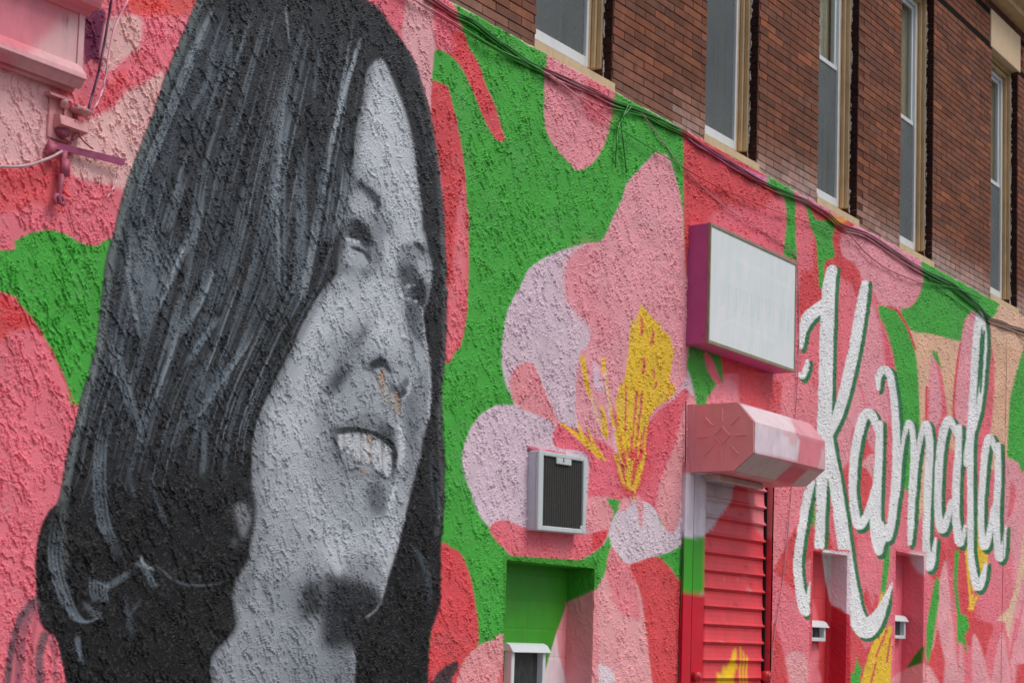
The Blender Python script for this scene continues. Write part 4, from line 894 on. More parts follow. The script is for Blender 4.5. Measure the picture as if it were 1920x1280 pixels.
def glass_mat():
    M = bpy.data.materials.new('window_glass'); M.use_nodes = True; nt = M.node_tree; P = nt.nodes['Principled BSDF']; out = nt.nodes['Material Output']
    gl = nt.nodes.new('ShaderNodeBsdfGlossy'); gl.inputs['Roughness'].default_value = .06; gl.inputs[0].default_value = (.84,.84,.84,1)
    n = nt.nodes.new('ShaderNodeTexNoise'); n.inputs['Scale'].default_value = 2.5; b = nt.nodes.new('ShaderNodeBump'); b.inputs['Distance'].default_value = .006; nt.links.new(n.outputs[0], b.inputs['Height']); nt.links.new(b.outputs[0], gl.inputs['Normal'])
    tr = nt.nodes.new('ShaderNodeBsdfTransparent'); tr.inputs[0].default_value = (.84,.85,.84,1); lw = nt.nodes.new('ShaderNodeLayerWeight'); lw.inputs[0].default_value = .5; pw = nt.nodes.new('ShaderNodeMath'); pw.operation = 'POWER'; pw.inputs[1].default_value = 3; nt.links.new(lw.outputs['Facing'], pw.inputs[0]); fr = nt.nodes.new('ShaderNodeMath'); fr.operation = 'MULTIPLY_ADD'; fr.inputs[1].default_value = .5; fr.inputs[2].default_value = .04; nt.links.new(pw.outputs[0], fr.inputs[0])
    mx = nt.nodes.new('ShaderNodeMixShader'); nt.links.new(fr.outputs[0], mx.inputs[0]); nt.links.new(tr.outputs[0], mx.inputs[1]); nt.links.new(gl.outputs[0], mx.inputs[2]); nt.links.new(mx.outputs[0], out.inputs[0]); nt.nodes.remove(P); return M
M_GLASS = glass_mat()
M_CURT = mat('curtain', tuple(alb(190,190,172)), .9, .1, var=.1, vscale=8)
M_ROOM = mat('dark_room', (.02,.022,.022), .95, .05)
SD = .20
wlab = ['window with its grey insect screen at the top of the green paint', 'second sash window from the left with grey screen', 'sash window above the green stem and orange mark', 'sash window right of the third brick pier', 'sash window under the pale stone lintel']
for wi, (w0, w1) in enumerate(WX):
    ph = rb.rand()*9; out_frame = wi in (0, 6, 7)
    zb = ZS+.10
    fr = MB()                                     # outer wood casing, stepped, both sides and head
    zt_ = ZL0-.03
    for sgn, xe in ((1, w0), (-1, w1)):
        fr.box(xe, xe+sgn*.035, .085, .125, zb, zt_, b=.004); fr.box(xe, xe+sgn*.055, .127, .165, zb, zt_, b=.006); fr.box(xe, xe+sgn*.075, .167, .205, zb, zt_, b=.004)
    fr.box(w0, w1, .085, .125, zt_+.001, ZL0, b=.003); fr.box(w0+.056, w1-.056, .127, .20, zt_-.05, zt_-.002, b=.004)
    casing = fr.build('window', M_TAN, bld)
    if not out_frame: casing['label'] = wlab[wi-1]
    a0, a1 = w0+.076, w1-.076; zt2 = zt_-.055
    def sb(name, m_, mt): return sub(name, m_, mt, casing, bld)
    q = MB()
    for x in (a0, a1): 
        q.box(x, x+(.032 if x == a0 else -.032), SD-.03, SD+.06, zb, zt2, b=.003)
    q.box(a0+.033, a1-.033, SD-.03, SD+.06, zt2-.04, zt2, b=.003); q.box(a0+.033, a1-.033, SD-.028, SD+.06, zb, zb+.082, b=.004)
    sb('frame', q, M_WHITE)
    q = MB(); i0, i1 = a0+.033, a1-.033
    for x, y in ((i0, 0), (i1, 0)): q.box(x, x+(.03 if x == i0 else -.03), SD+.0, SD+.03, ZM+.03, zt2-.041, b=.003)
    q.box(i0+.031, i1-.031, SD, SD+.03, zt2-.08, zt2-.042, b=.003); sb('upper_sash', q, M_WHITE)
    q = MB(); q.box(i0, i1, SD-.012, SD+.03, ZM-.02, ZM+.028, b=.004); sb('meeting_rail', q, M_WHITE)
    q = MB(); q.box(i0+.03, i1-.03, SD+.012, SD+.018, ZM+.03, zt2-.081); sb('pane', q, M_GLASS)
    q = MB(); q.box(i0, i1, SD+.030, SD+.036, zb+.076, ZM-.021); sb('pane', q, M_GLASS)
    q = MB(); q.box(i0, i1, SD-.002, SD, zb+.076, ZM-.021); sb('insect_screen', q, M_SCREEN)
    # curtains hanging inside
    q = MB(); vs_ = []; n_c = 60
    for k in range(n_c+1):
        x = i0+(i1-i0)*(.0+.98*k/n_c); y = SD+.075+.014*math.sin(k*.55+ph)+.008*math.sin(k*2.3+ph*2)
        vs_ += [(x, y, zb), (x, y, ZM), (x, y, zt2)]
    q.add(vs_, [(3*k, 3*k+3, 3*k+4, 3*k+1) for k in range(n_c) if k > 43 and k not in (49, 50)]+[(3*k+1, 3*k+4, 3*k+5, 3*k+2) for k in range(n_c) if not (26 < k < 33)], smooth=True); sb('curtain', q, M_CURT)
    q = MB(); q.box(a0, a1, SD+.42, SD+.45, zb, zt2); q.box(a0-.02, a0, SD+.061, SD+.45, zb, zt2); q.box(a1, a1+.02, SD+.061, SD+.45, zb, zt2); q.box(a0, a1, SD+.061, SD+.45, zt2, zt2+.02); q.box(a0, a1, SD+.061, SD+.45, zb-.02, zb); sb('room', q, M_ROOM)
    # sill
    q = MB(); q.prism([(.2, ZS+.099), (.2, ZS-.07), (-.010, ZS-.085), (-.012, ZS-.022), (.08, ZS+.0)], w0-.03, w1+.03, n=1); sb('sill', q, M_SILL)
    # dark painted brick return on the far jamb and its ragged caulk line
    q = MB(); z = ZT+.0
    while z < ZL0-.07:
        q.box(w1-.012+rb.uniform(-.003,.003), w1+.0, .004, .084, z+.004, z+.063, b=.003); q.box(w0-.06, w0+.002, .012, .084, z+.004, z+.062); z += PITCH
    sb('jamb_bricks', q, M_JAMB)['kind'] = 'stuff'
    q = MB(); z = ZS
    pts = []; rr = []
    while z < ZL0-.05:
        pts.append((w1-.007, .083+rb.uniform(-.012,.008), z)); rr.append(rb.uniform(.003,.013)); z += .03
    q.tube(pts, rr, n=6); sb('caulk', q, M_CAULK)
    # lintel
    q = MB(); q.box(w0-.055, w1+.055, -.014, .12, ZL0+.002, ZL1-.003, b=.006); lt = q.build('lintel', M_STONE, bld)

# ------------------------------------------------------------------ light box
lx0, _, lz1 = at(1333, 417, -.22); lx1 = at(1494, 496, -.22)[0]; lz0 = at(1328, 642, -.22)[2]
lb = empty('light_box_sign', ((lx0+lx1)/2, 0, lz0), 'blank white light box sign with purple sides bolted to the wall', 'sign')
M_MAG = mat('purple_paint', tuple(alb(162,72,124)), .45, .4, bump=.0008, bscale=30, var=.06, vscale=4, dirt=.15)
q = MB(); q.box(lx0, lx1, -.20, -.012, lz0, lz1, b=.004)
q.build('cabinet', M_MAG, lb)
M_TRIM = mat('aged_trim', tuple(alb(128,116,98)), .5, .4, var=.15, vscale=10, dirt=.3)
q = MB(); t = .026
q.box(lx0-.002, lx1+.002, -.222, -.196, lz1-t, lz1+.003, b=.003); q.box(lx0-.002, lx1+.002, -.222, -.196, lz0-.003, lz0+t, b=.003)
q.box(lx0-.002, lx0+t*.6, -.2215, -.197, lz0+t, lz1-t, b=.003); q.box(lx1-t*.6, lx1+.002, -.2215, -.197, lz0+t, lz1-t, b=.003); q.build('trim', M_TRIM, lb)
def sign_mat():
    M = mat('blank_acrylic', tuple(alb(196,206,206)), .35, .45); nt = M.node_tree; P = nt.nodes['Principled BSDF']; tc = nt.nodes.new('ShaderNodeTexCoord')
    mp = nt.nodes.new('ShaderNodeMapping'); mp.inputs['Scale'].default_value = (9, 1, 2.2); mp.inputs['Rotation'].default_value = (0, .35, 0); nt.links.new(tc.outputs['Object'], mp.inputs[0])
    n = nt.nodes.new('ShaderNodeTexNoise'); n.inputs['Scale'].default_value = 1.6; n.inputs['Detail'].default_value = 6; nt.links.new(mp.outputs[0], n.inputs['Vector'])
    r_ = nt.nodes.new('ShaderNodeValToRGB'); r_.color_ramp.elements[0].position = .38; r_.color_ramp.elements[1].position = .66
    r_.color_ramp.elements[0].color = (*alb(190,200,200), 1); r_.color_ramp.elements[1].color = (*alb(200,209,208), 1); nt.links.new(n.outputs[0], r_.inputs[0])
    at_ = nt.nodes.new('ShaderNodeAttribute'); at_.attribute_name = 'paint'; mx = nt.nodes.new('ShaderNodeMix'); mx.data_type = 'RGBA'; mx.blend_type = 'MULTIPLY'; mx.inputs[0].default_value = 1
    nt.links.new(r_.outputs[0], mx.inputs[6]); nt.links.new(at_.outputs['Color'], mx.inputs[7]); nt.links.new(mx.outputs[2], P.inputs['Base Color']); return M
# faint ghosts of letters taken off the sheet
nu, nv = 160, 110; us, vs_ = np.meshgrid(np.linspace(lx0+t*.6, lx1-t*.6, nu), np.linspace(lz0+t, lz1-t, nv)); P_ = np.stack([us, 0*us-.214, vs_], -1).reshape(-1, 3)
GH = np.ones((CH, CW, 3)); 
for k, xg in enumerate(range(1352, 1482, 14)):
    sh = (xg-1350)*.40
    stroke([(xg, 528+sh), (xg+1, 548+sh), (xg, 572+sh)], 3.5, np.array([.9,.91,.92]), soft=2, C=GH, a=.7)
    stroke([(xg, 528+sh), (xg+7, 534+sh), (xg+7, 545+sh) if k % 2 else (xg+5, 570+sh)], 3, np.array([.91,.92,.93]), soft=2, C=GH, a=.6)
stroke([(1355, 610), (1375, 600), (1395, 612), (1420, 622), (1450, 640)], 7, np.array([1.05,1.05,1.05]), soft=3, C=GH, a=.6)
stroke([(1380, 480), (1400, 498), (1425, 508), (1450, 524), (1475, 536)], 9, np.array([1.05,1.05,1.05]), soft=4, C=GH, a=.6)
gc = lookup(*proj(P_), C=GH); del GH
I, J = np.meshgrid(np.arange(nv-1), np.arange(nu-1), indexing='ij'); qd = (I*nu+J).ravel()
grid_mesh('face_panel', P_-np.array(lb.location), np.stack([qd, qd+1, qd+nu+1, qd+nu], 1), gc, sign_mat(), lb)
for (yy_, zz_) in ((-.05, lz1-.06), (-.05, (lz0+lz1)/2), (-.17, (lz0+lz1)/2+.03), (-.05, lz0+.05), (-.17, lz0+.06)):
    q = MB(); q.tube([(lx0+.001, yy_, zz_), (lx0-.006, yy_, zz_)], .008, n=8); q.build('screw', M_MAG, lb)

# ------------------------------------------------------------------ wall vent (air unit)
vx0, _, vz1 = at(1011, 842, -.1); vx1 = at(1100, 855, -.1)[0]; vz0 = at(1004, 991, -.1)[2]
vn = empty('air_vent', ((vx0+vx1)/2, 0, vz0), 'grey white framed air conditioner vent set into the lavender petal', 'air vent')
M_VENT = mat('vent_grey', tuple(alb(176,178,186)), .5, .3, dirt=.15, var=.05)
M_VENTF = mat('vent_frame_grey', tuple(alb(172,180,182)), .45, .35, dirt=.2)
q = MB(); q.box(vx0, vx1, -.085, 0.0, vz0, vz1, b=.006); q.build('cabinet', M_VENT, vn)
fw = .045; q = MB()
for a, b_, c, d in ((vx0-.004, vx0+fw*1.25, vz0, vz1), (vx1-fw*.9, vx1+.004, vz0, vz1), (vx0+fw*1.25, vx1-fw*.9, vz0, vz0+fw*.75), (vx0+fw*1.25, vx1-fw*.9, vz1-fw*.7, vz1)): q.box(a, b_, -.112, -.086, c, d, b=.005)
xm = (vx0+vx1)/2; q.box(xm-.09, xm+.1, -.114, -.100, vz1-fw*1.7, vz1-fw*.71, b=.004); q.box(vx1-fw*1.5, vx1-fw*.91, -.111, -.1, vz0+fw*.76, vz0+fw*1.3, b=.003)
q.build('frame', M_VENTF, vn)
M_GR = mat('vent_mesh', tuple(alb(66,66,64)), .6, .3, var=.1, vscale=30)
q = MB(); n_s = 44; zA, zB = vz0+fw*.76, vz1-fw*.72
for k in range(n_s):
    z = zA+(zB-zA)*(k+.5)/n_s; q.box(vx0+fw*1.26, vx1-fw*.92, -.096, -.09, z-.0035, z+.0035)
for k in range(18):
    x = vx0+fw*1.26+(vx1-vx0-fw*2.2)*(k+.5)/18; q.box(x-.0015, x+.0015, -.0995, -.0965, zA, zB)
o = q.build('grille', M_GR, vn); o['kind'] = 'stuff'
q = MB(); q.box(vx0+fw*1.26, vx1-fw*.92, -.089, -.0865, zA, zB); q.build('filter', mat('vent_back', tuple(alb(58,58,56)), .9, .1), vn)
q = MB(); q.box(xm-.008, xm+.0, -.1165, -.1142, vz1-.062, vz1-.03); q.build('latch', M_GR, vn)
q = MB(); q.tube([(vx0-.01+k*.05, -.03+.006*math.sin(k*2.1), vz1+.012+.006*math.sin(k*1.3)) for k in range(10)], [.013+.006*math.sin(k*1.7) for k in range(10)], n=7); q.build('sealant', mat('pink_sealant', tuple(alb(176,96,112)), .6, .3, bump=.003, bscale=60), vn)
vn.rotation_euler = (0, -.022, 0)

# ------------------------------------------------------------------ roller shutter
sh_x0, sh_x1 = at(1319, 890)[0], at(1441, 905)[0]
rs_ = empty('roller_shutter', ((sh_x0+sh_x1)/2, 0, 0), 'closed red ribbed roller shutter with a painted pink housing above', 'shutter')
RO = np.array(rs_.location)
Ys = .05; zt_s = 3.06; pitch = .148; k = 0; z_top = atX(1318, 901, sh_x0)[2] + pitch*1
def slat(z1):
    prof = [(Ys, z1), (Ys-.006, z1-.012), (Ys-.004, z1-.03), (Ys-.006, z1-.07), (Ys-.012, z1-.105), (Ys-.03, z1-.118), (Ys-.034, z1-.126), (Ys-.028, z1-.132), (Ys-.008, z1-.134), (Ys-.010, z1-.141), (Ys+.0, z1-.147)]
    nx = 70; xs = np.linspace(sh_x0-.01, sh_x1+.01, nx); V_ = np.array([[(x, y, z) for x in xs] for y, z in prof]); flat = V_.reshape(-1, 3)
    c = paint_of(flat, True); I, J = np.meshgrid(np.arange(len(prof)-1), np.arange(nx-1), indexing='ij'); q = (I*nx+J).ravel()
    return grid_mesh('slat', flat-RO, np.stack([q, q+nx, q+nx+1, q+1], 1), c, M_PAINT, rs_, False)
z = z_top
while z > .02: slat(z); z -= pitch
def painted_box(name, x0, x1, y0, y1, z0, z1, parent, org, nz=90, nx=4, b=True):
    """box of subdivided height that carries the paint"""
    mb = MB(); zs = np.linspace(z0, z1, nz)
    ring = [(x0, y1), (x0, y0)] + [(x0+(x1-x0)*i/nx, y0) for i in range(1, nx)] + [(x1, y0), (x1, y1)]
    vs2 = [(x, y, zz) for zz in zs for (x, y) in ring]; m_ = len(ring)
    fs2 = [(i*m_+j, i*m_+(j+1) % m_, (i+1)*m_+(j+1) % m_, (i+1)*m_+j) for i in range(nz-1) for j in range(m_)] + [tuple(range(m_))[::-1], tuple((nz-1)*m_+j for j in range(m_))]
    mb.add(vs2, fs2); mb.c = [tuple(c) for c in paint_of(np.array(vs2), b)]
    return mb.build(name, M_PAINT, parent, colors=True)
gz = 3.06
painted_box('guide_rail', at(1286, 900, -.05)[0], at(1302, 900, -.05)[0], -.05, .02, 0, gz, rs_, RO)
painted_box('guide_rail', at(1303, 900, -.03)[0], sh_x0-.003, -.03, .055, 0, gz-.01, rs_, RO)
painted_box('guide_rail', sh_x1+.045, at(1449, 905, -.02)[0], -.02, .055, 0, gz-.03, rs_, RO)
q = MB(); q.box(sh_x1+.012, sh_x1+.044, .03, .06, 0, gz-.03); q.build('slot', mat('slot_black', (.012,.01,.01), .8, .1), rs_)
q = MB(); q.box(sh_x0-.3, sh_x1+.3, .07, .3, 0, 3.3); q.build('backing', M_ROOM, rs_)
for (pxk, pyk) in ((1307, 1268), (1437, 1266)):
    p = at(pxk, pyk, -.06); q = MB(); q.tube([(p[0], -.03, p[2]), (p[0], -.085, p[2])], .042, n=16); q.tube([(p[0], -.08, p[2]), (p[0], -.095, p[2])], .026, n=14)
    q.build('lock', mat('red_lock', tuple(alb(176,40,50)), .4, .4, dirt=.3), rs_)
# housing
XH = at(1289, 752)[0]
prof_px = [(1290,751),(1384,754),(1414,790),(1414,848),(1377,882),(1289,880)]
PR = [atX(a, b, XH)[1:] for a, b in prof_px]; PR[0] = (-.002, PR[1][1]+.0); PR[-1] = (-.002, PR[-2][1])
XF = at(1546, 826, PR[2][0])[0]
def housing():
    nx = 60; k = len(PR); vs2 = []; 
    seg = []
    for i in range(k-1):
        for t in np.linspace(0, 1, 9)[:-1]: seg.append((PR[i][0]*(1-t)+PR[i+1][0]*t, PR[i][1]*(1-t)+PR[i+1][1]*t))
    seg.append(PR[-1]); m_ = len(seg); mb = MB()
    for x in np.linspace(XH+.008, XF, nx): vs2 += [(x, y, z) for y, z in seg]
    fs2 = [(i*m_+j, (i+1)*m_+j, (i+1)*m_+j+1, i*m_+j+1) for i in range(nx-1) for j in range(m_-1)]
    mb.add(vs2, fs2); mb.c = [tuple(c) for c in paint_of(np.array(vs2), True)]
    o = mb.build('housing', M_PAINT, rs_, colors=True)
    return o
hs_o = housing()
M_HEND = mat('housing_end_pink', tuple(alb(214,138,142)), .45, .4, bump=.0006, bscale=40, var=.05, vscale=5, dirt=.12)
q = MB(); e_ = [(y*1.02-.002, z) for y, z in PR]; q.prism(PR, XH-.012, XH-.001); q.prism([(-.001, PR[0][1]+.004), (-.07, PR[0][1]+.004), (-.07, PR[-1][1]-.004), (-.001, PR[-1][1]-.004)], XH-.02, XH-.0125)
end = sub('end_plate', q, M_HEND, hs_o, rs_)
q = MB(); q.prism(PR, XF+.001, XF+.01); sub('end_plate', q, M_HEND, hs_o, rs_)
cy_, cz_ = atX(1355, 817, XH)[1:]
q = MB(); rad = PR[0][1]-cz_
def bar(y0, z0, y1, z1, w):
    d = Vector((0, y1-y0, z1-z0)); L = d.length; d /= L; n_v = Vector((0, -d.z, d.y))*w/2
    a = Vector((XH-.012, y0, z0)); b_ = Vector((XH-.012, y1, z1)); u = Vector((-.013, 0, 0))
    q.add([a+n_v, a-n_v, b_-n_v, b_+n_v, a+n_v*.5+u, a-n_v*.5+u, b_-n_v*.5+u, b_+n_v*.5+u], [(4,5,6,7),(0,1,5,4),(1,2,6,5),(2,3,7,6),(3,0,4,7)])
R0, R1 = .115, .215
for k8 in range(8):
    th = k8*math.pi/4; bar(cy_+R0*math.cos(th), cz_+R0*math.sin(th), cy_+R1*math.cos(th), cz_+R1*math.sin(th), .017)
dd = .072
for k8 in range(4):
    a = k8*math.pi/2; b_ = a+math.pi/2; bar(cy_+dd*math.cos(a), cz_+dd*math.sin(a), cy_+dd*math.cos(b_), cz_+dd*math.sin(b_), .014)
sub('embossed_sun', q, M_HEND, hs_o, rs_)
q = MB(); q.prism([(-.05, PR[-1][1]-.0), (-.20, PR[-1][1]-.004), (-.21, PR[-1][1]-.05), (-.19, PR[-1][1]-.055), (-.06, PR[-1][1]-.03)], XH+.2, XF-.35); q.build('hood_flap', mat('flap_grey', tuple(alb(170,158,156)), .6, .3, var=.1, dirt=.3), rs_)

# ------------------------------------------------------------------ storefront cornice at the left
cx_end = at(162, 145, -.14)[0]
co = empty('storefront_cornice', (3.5, 0, at(153,128,-.06)[2]), 'pink painted moulded wooden cornice at the upper left edge of the wall', 'cornice')
M_CORN = mat('pink_wood', tuple(alb(202,112,124)), .45, .4, bump=.0012, bscale=25, var=.06, vscale=3, dirt=.12, dcol=tuple(alb(200,150,152)))
M_CORN2 = mat('blush_wood', tuple(alb(196,134,138)), .45, .4, bump=.0012, bscale=25, var=.08, vscale=3, dirt=.25, dcol=tuple(alb(186,90,100)))
zA = at(153,128,-.06)[2]; zBt = at(162,145,-.14)[2]; zD = at(137,175,-.035)[2]
xe = at(153, 90, -.06)[0]
def seg_prism(prof, x0, x1, split):
    mb = MB(); mb.prism(prof, x0, x1); return mb
def painted_prism(name, prof, x0, x1, nx=120):
    seg = []
    for (p, q_) in zip(prof, prof[1:]+prof[:1]):
        for t in np.linspace(0, 1, 6)[:-1]: seg.append((p[0]*(1-t)+q_[0]*t, p[1]*(1-t)+q_[1]*t))
    mb = MB(); m_ = len(seg); vs2 = [(x, y, z) for x in np.concatenate([[x0], np.linspace(max(4.6, x0+.001), x1, nx)]) for (y, z) in seg]
    mb.add(vs2, [(i*m_+j, i*m_+(j+1) % m_, (i+1)*m_+(j+1) % m_, (i+1)*m_+j) for i in range(nx) for j in range(m_)]+[tuple(range(m_))[::-1], tuple(nx*m_+j for j in range(m_))])
    mb.c = [tuple(c) for c in paint_of(np.array(vs2), True)]; return mb.build(name, M_PAINT, co, colors=True)
painted_prism('frieze', [(-.0165, zA-.01), (-.06, zA-.01), (-.06, zA+.26), (-.058, zA+.52), (-.0165, zA+.52)], 1.0, xe-.03)
painted_prism('end_board', [(-.0165, zA-.01), (-.068, zA-.01), (-.068, zA+.30), (-.0165, zA+.52)], xe-.028, xe+.006, 4)
painted_prism('lower_moulding', [(-.018, zA+.02), (-.06, zA+.012), (-.095, zA-.008), (-.14, zBt+.012), (-.143, zBt-.012), (-.128, zBt-.016), (-.12, zBt-.03), (-.09, zBt-.055), (-.06, zD+.022), (-.055, zD+.006), (-.04, zD), (-.018, zD)], 1.0, cx_end)
zU = at(191, 16, -.16)[2]; xu = at(191, 14, -.16)[0]
q = MB(); q.prism([(-.018, zU-.03), (-.07, zU-.03), (-.09, zU-.008), (-.15, zU), (-.16, zU+.02), (-.165, zU+.05), (-.22, zU+.09), (-.23, zU+.2), (-.018, zU+.24)], 1.0, xu); q.build('upper_moulding', M_CORN, co)

# bracket, strap, hook and pipe below the cornice
M_IRON = mat('painted_iron', tuple(alb(150,72,92)), .5, .4, bump=.002, bscale=60, var=.15, vscale=30, dirt=.5, dcol=tuple(alb(90,36,60)))
M_IRON2 = mat('blush_iron', tuple(alb(188,132,134)), .5, .4, bump=.002, bscale=40, var=.12, vscale=20, dirt=.4, dcol=tuple(alb(120,60,70)))
fx = empty('wall_bracket', at(118, 230), 'old painted iron bracket with a cap, pipe and hook under the cornice', 'bracket')
def AT(px, py, Y): return at(px, py, Y)
q = MB(); a = AT(92, 180, -.02); b_ = AT(127, 270, -.02); q.box(a[0], b_[0]-.015, -.03, -.0, b_[2], a[2], b=.003); q.box(b_[0]-.05, b_[0], -.045, -.032, b_[2]+.01, a[2]-.03, b=.003); q.build('channel', M_IRON2, fx)
q = MB(); a = AT(90, 171, -.05); b_ = AT(134, 184, -.05); q.prism([(-.0, a[2]), (-.06, a[2]+.0), (-.075, a[2]-.02), (-.06, a[2]-.014), (0, a[2]-.012)], a[0], b_[0]); q.build('flap', M_IRON2, fx)
def blob(center, r, seed):
    mb = MB(); rr_ = np.random.RandomState(seed); nu_, nv_ = 12, 8; vs2 = []
    for i in range(nv_+1):
        for j in range(nu_):
            th = math.pi*i/nv_; ph_ = 2*math.pi*j/nu_; k_ = 1+.16*rr_.randn()*(0 < i < nv_)
            vs2.append((center[0]+r[0]*k_*math.sin(th)*math.cos(ph_), center[1]+r[1]*k_*math.sin(th)*math.sin(ph_), center[2]+r[2]*k_*math.cos(th)))
    mb.add(vs2, [(i*nu_+j, i*nu_+(j+1) % nu_, (i+1)*nu_+(j+1) % nu_, (i+1)*nu_+j) for i in range(nv_) for j in range(nu_)], smooth=True); return mb
q = MB(); a = AT(94, 173, -.034); b_ = AT(132, 181, -.034); q.box(a[0], b_[0], -.034, -.0305, b_[2]-.03, a[2]-.012); q.build('gap_shade_plate', M_ROOM, fx)  # thin dark plate stands in for the shade under the flap
blob(AT(152, 208, -.07), (.055, .05, .022), 3).build('cap', M_IRON2, fx)
c_ = AT(118, 226, -.06); q = MB(); q.prism([(-.02, c_[2]+.03), (-.075, c_[2]+.02), (-.09, c_[2]-.03), (-.02, c_[2]-.045)], AT(108,226,-.06)[0], AT(160,226,-.06)[0]); q.build('clamp', M_IRON2, fx)
blob(AT(120, 193, -.06), (.02, .02, .028), 5).build('bolt', M_IRON2, fx); blob(AT(116, 248, -.04), (.035, .03, .03), 8).build('rust_lump', M_IRON, fx); blob(AT(95, 280, -.04), (.03, .03, .04), 9).build('rust_lump', M_IRON, fx)
q = MB(); P0 = AT(100, 272, -.04); P1 = AT(234, 304, -.07); w_ = .017
q.add([(P0[0], P0[1], P0[2]+w_), (P1[0], P1[1], P1[2]+w_), (P1[0], P1[1], P1[2]-w_), (P0[0], P0[1], P0[2]-w_), (P0[0], P0[1]+.01, P0[2]+w_), (P1[0], P1[1]+.01, P1[2]+w_), (P1[0], P1[1]+.01, P1[2]-w_), (P0[0], P0[1]+.01, P0[2]-w_)], [(3,2,1,0),(4,5,6,7),(0,1,5,4),(1,2,6,5),(2,3,7,6),(3,0,4,7)])
q.build('strap', mat('plum_iron', tuple(alb(128,54,88)), .5, .4, var=.12, vscale=20, dirt=.3, dcol=tuple(alb(170,110,120))), fx)
q = MB(); q.tube([AT(x, y, -.06) for x, y in ((121,284),(119,300),(119,318))], .017, n=10); q.tube([AT(x, y, -.06) for x, y in ((122,300),(121,330))], .026, n=10); q.build('pipe', M_IRON, fx)
q = MB(); q.tube([AT(x, y, -.06) for x, y in ((117,328),(113,350),(110,368),(112,380),(118,384),(120,376),(115,368),(106,366),(101,372),(104,384))], [.017,.014,.013,.012,.012,.012,.012,.012,.012,.009], n=9); q.build('hook', M_IRON, fx)

# ------------------------------------------------------------------ cables and wires
def cable(path, r, Y, label, group=None, dark=.0, tint=None, jit=0, sag=0, name='cable', Yv=None, seed=0):
    rr_ = np.random.RandomState(seed+int(path[0][1]*7) % 999); P = np.array(path, float)
    if jit: P = P + np.stack([0*P[:, 0], rr_.uniform(-jit, jit, len(P))], 1)
    S = spline(P, False, 8); pts = [at(x, y, Y-(.006*math.sin(i*.35+seed)+.004*math.sin(i*.9))) for i, (x, y) in enumerate(S)]
    cols_ = lookup(S[:, 0], S[:, 1])*(1-dark)
    if tint is not None: cols_ = cols_*.0+np.array(alb(*tint))
    mb = MB(); mb.tube(pts, r, n=7, cols=cols_)
    o = mb.build(name, M_CABLE, None, origin=pts[0], colors=True); o.location = pts[0]; tag(o, label, 'cable', group); return o
GRP = 'cable bundle along the top of the mural'
MAIN = [(800,-12),(850,22),(885,39),(924,69),(955,92),(994,119),(1022,131),(1073,153),(1110,170),(1152,190),(1200,207),(1240,226),(1283,248),(1304,262),(1340,286),(1372,306),(1410,330),(1440,347),(1474,361),(1509,376),(1553,402),(1577,422),(1612,434),(1632,443),(1681,475),(1732,507),(1784,533),(1832,571),(1852,595),(1880,606),(1925,620)]
for k, (dy, r_, dk) in enumerate([(-3,.006,.2),(0,.008,.8),(2.5,.005,.45),(5,.008,.85),(7,.005,.15),(-1,.005,.6),(3.5,.004,.0)]):
    cable([(x, y+dy) for x, y in MAIN], r_*1.3, -.026-.009*(k % 3), 'thin painted cable in the bundle running below the brick', GRP, dark=dk, jit=2.2, seed=k*13)
cable([(740,-22),(777,0),(860,48),(932,91),(986,116),(1019,134),(1040,146),(1080,178),(1132,220),(1180,252),(1228,282),(1280,313),(1326,340),(1372,361),(1440,390),(1500,410),(1560,432),(1600,450)], .0065, -.05, 'pale pink to green cable drooping below the bundle', dark=.05, jit=.5)
cable([(745,-25),(790,10),(866,56),(936,98),(988,124),(1024,140),(1070,172),(1120,196),(1180,212),(1240,228),(1290,252)], .006, -.04, 'second slack cable just under the pale one', dark=.35, jit=1)
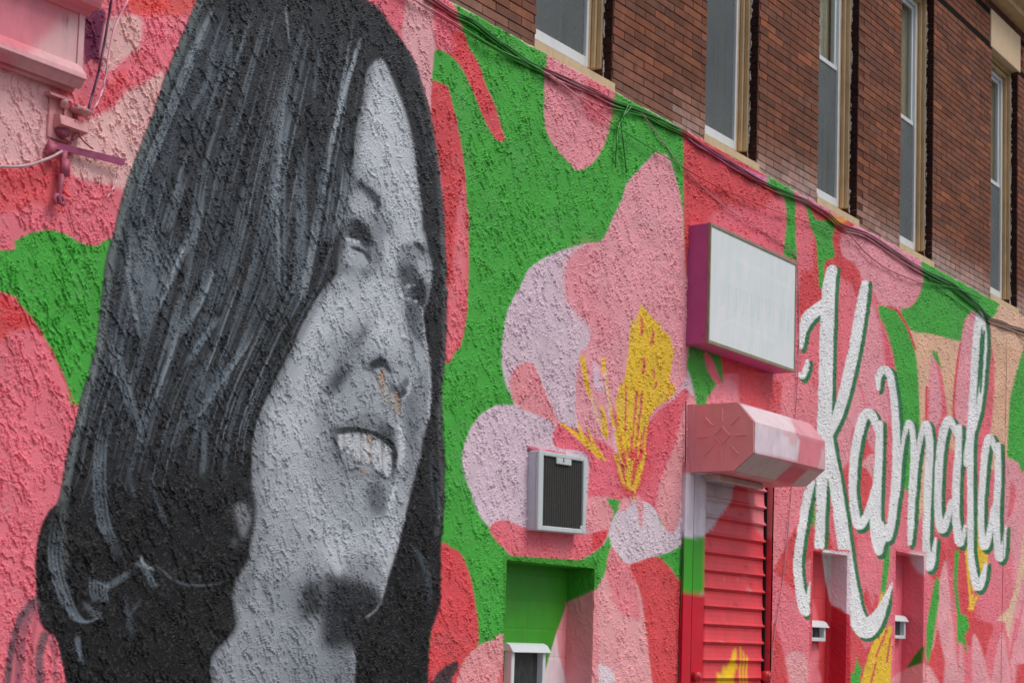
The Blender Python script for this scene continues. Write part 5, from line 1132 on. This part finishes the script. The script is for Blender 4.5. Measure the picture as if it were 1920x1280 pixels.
cable([(1200,208),(1235,255),(1269,302),(1286,320),(1338,371),(1380,402),(1440,441),(1476,464),(1490,478),(1495,496),(1497,560),(1498,640),(1495,720),(1491,780),(1487,850),(1484,910),(1478,990),(1470,1070),(1452,1192),(1444,1280),(1438,1330)], .0045, -.03, 'long thin wire dropping from the bundle behind the sign and beside the shutter', dark=.25, tint=(160,120,130))
cable([(1577,424),(1600,448),(1619,470),(1640,488),(1663,504),(1700,520),(1732,531),(1790,540),(1840,560)], .007, -.04, 'slack cable sagging across the pale pink petal', dark=.45)
cable([(1732,510),(1760,540),(1800,570),(1832,592)], .006, -.03, 'green cable crossing the green patch', dark=.5)
cable([(1850,594),(1885,604),(1905,622),(1925,645)], .006, -.03, 'cable turning down over the tan paint', dark=.5)
cable([(1178,197),(1170,215),(1159,240),(1156,275),(1154,314)], .007, -.045, 'green cable tail hanging left below the bundle', dark=.35)
cable([(1185,199),(1174,212),(1165,228),(1169,270),(1175,324)], .006, -.045, 'green cable tail hanging right below the bundle', dark=.45)
cable([(1286,752),(1285,870),(1281,1000),(1275,1150),(1270,1330)], .0045, -.035, 'thin black cable down the left edge of the shutter frame', tint=(40,24,30))
cable([(212,-20),(209,0),(199,62),(187,125),(174,175),(165,206)], .0065, -.09, 'dark plum wire coming down to the bracket', tint=(62,34,64), name='wire')
cable([(246,-14),(237,6),(212,62),(200,131),(193,165),(184,190),(170,212)], .0055, -.08, 'pale pink wire coming down to the bracket', tint=(206,150,162), name='wire')
cable([(-60,310),(0,312),(47,311),(91,297),(116,284)], .008, -.07, 'mottled grey wire entering from the left edge', tint=(170,140,146), name='wire')
cable([(140,225),(143,240),(150,256),(160,268),(174,279)], .0045, -.07, 'thin plum wire looping under the cap', tint=(140,70,90), name='wire')
cable([(222,308),(220,325),(216,344),(209,358),(200,372)], .004, -.05, 'short loose pale wire hanging under the strap', tint=(206,160,166), name='wire')
cable([(146,243),(138,258),(133,268)], .006, -.05, 'short bent rod between the clamp and the strap', tint=(150,76,92), name='wire')
# expansion joint in the stucco at the far right
cable([(1888,640),(1886,760),(1884,860),(1882,1000),(1879,1150),(1877,1300)], .0035, -.022, 'thin vertical bead down the tan paint at the right', dark=.35, name='joint_bead')
print('done build')
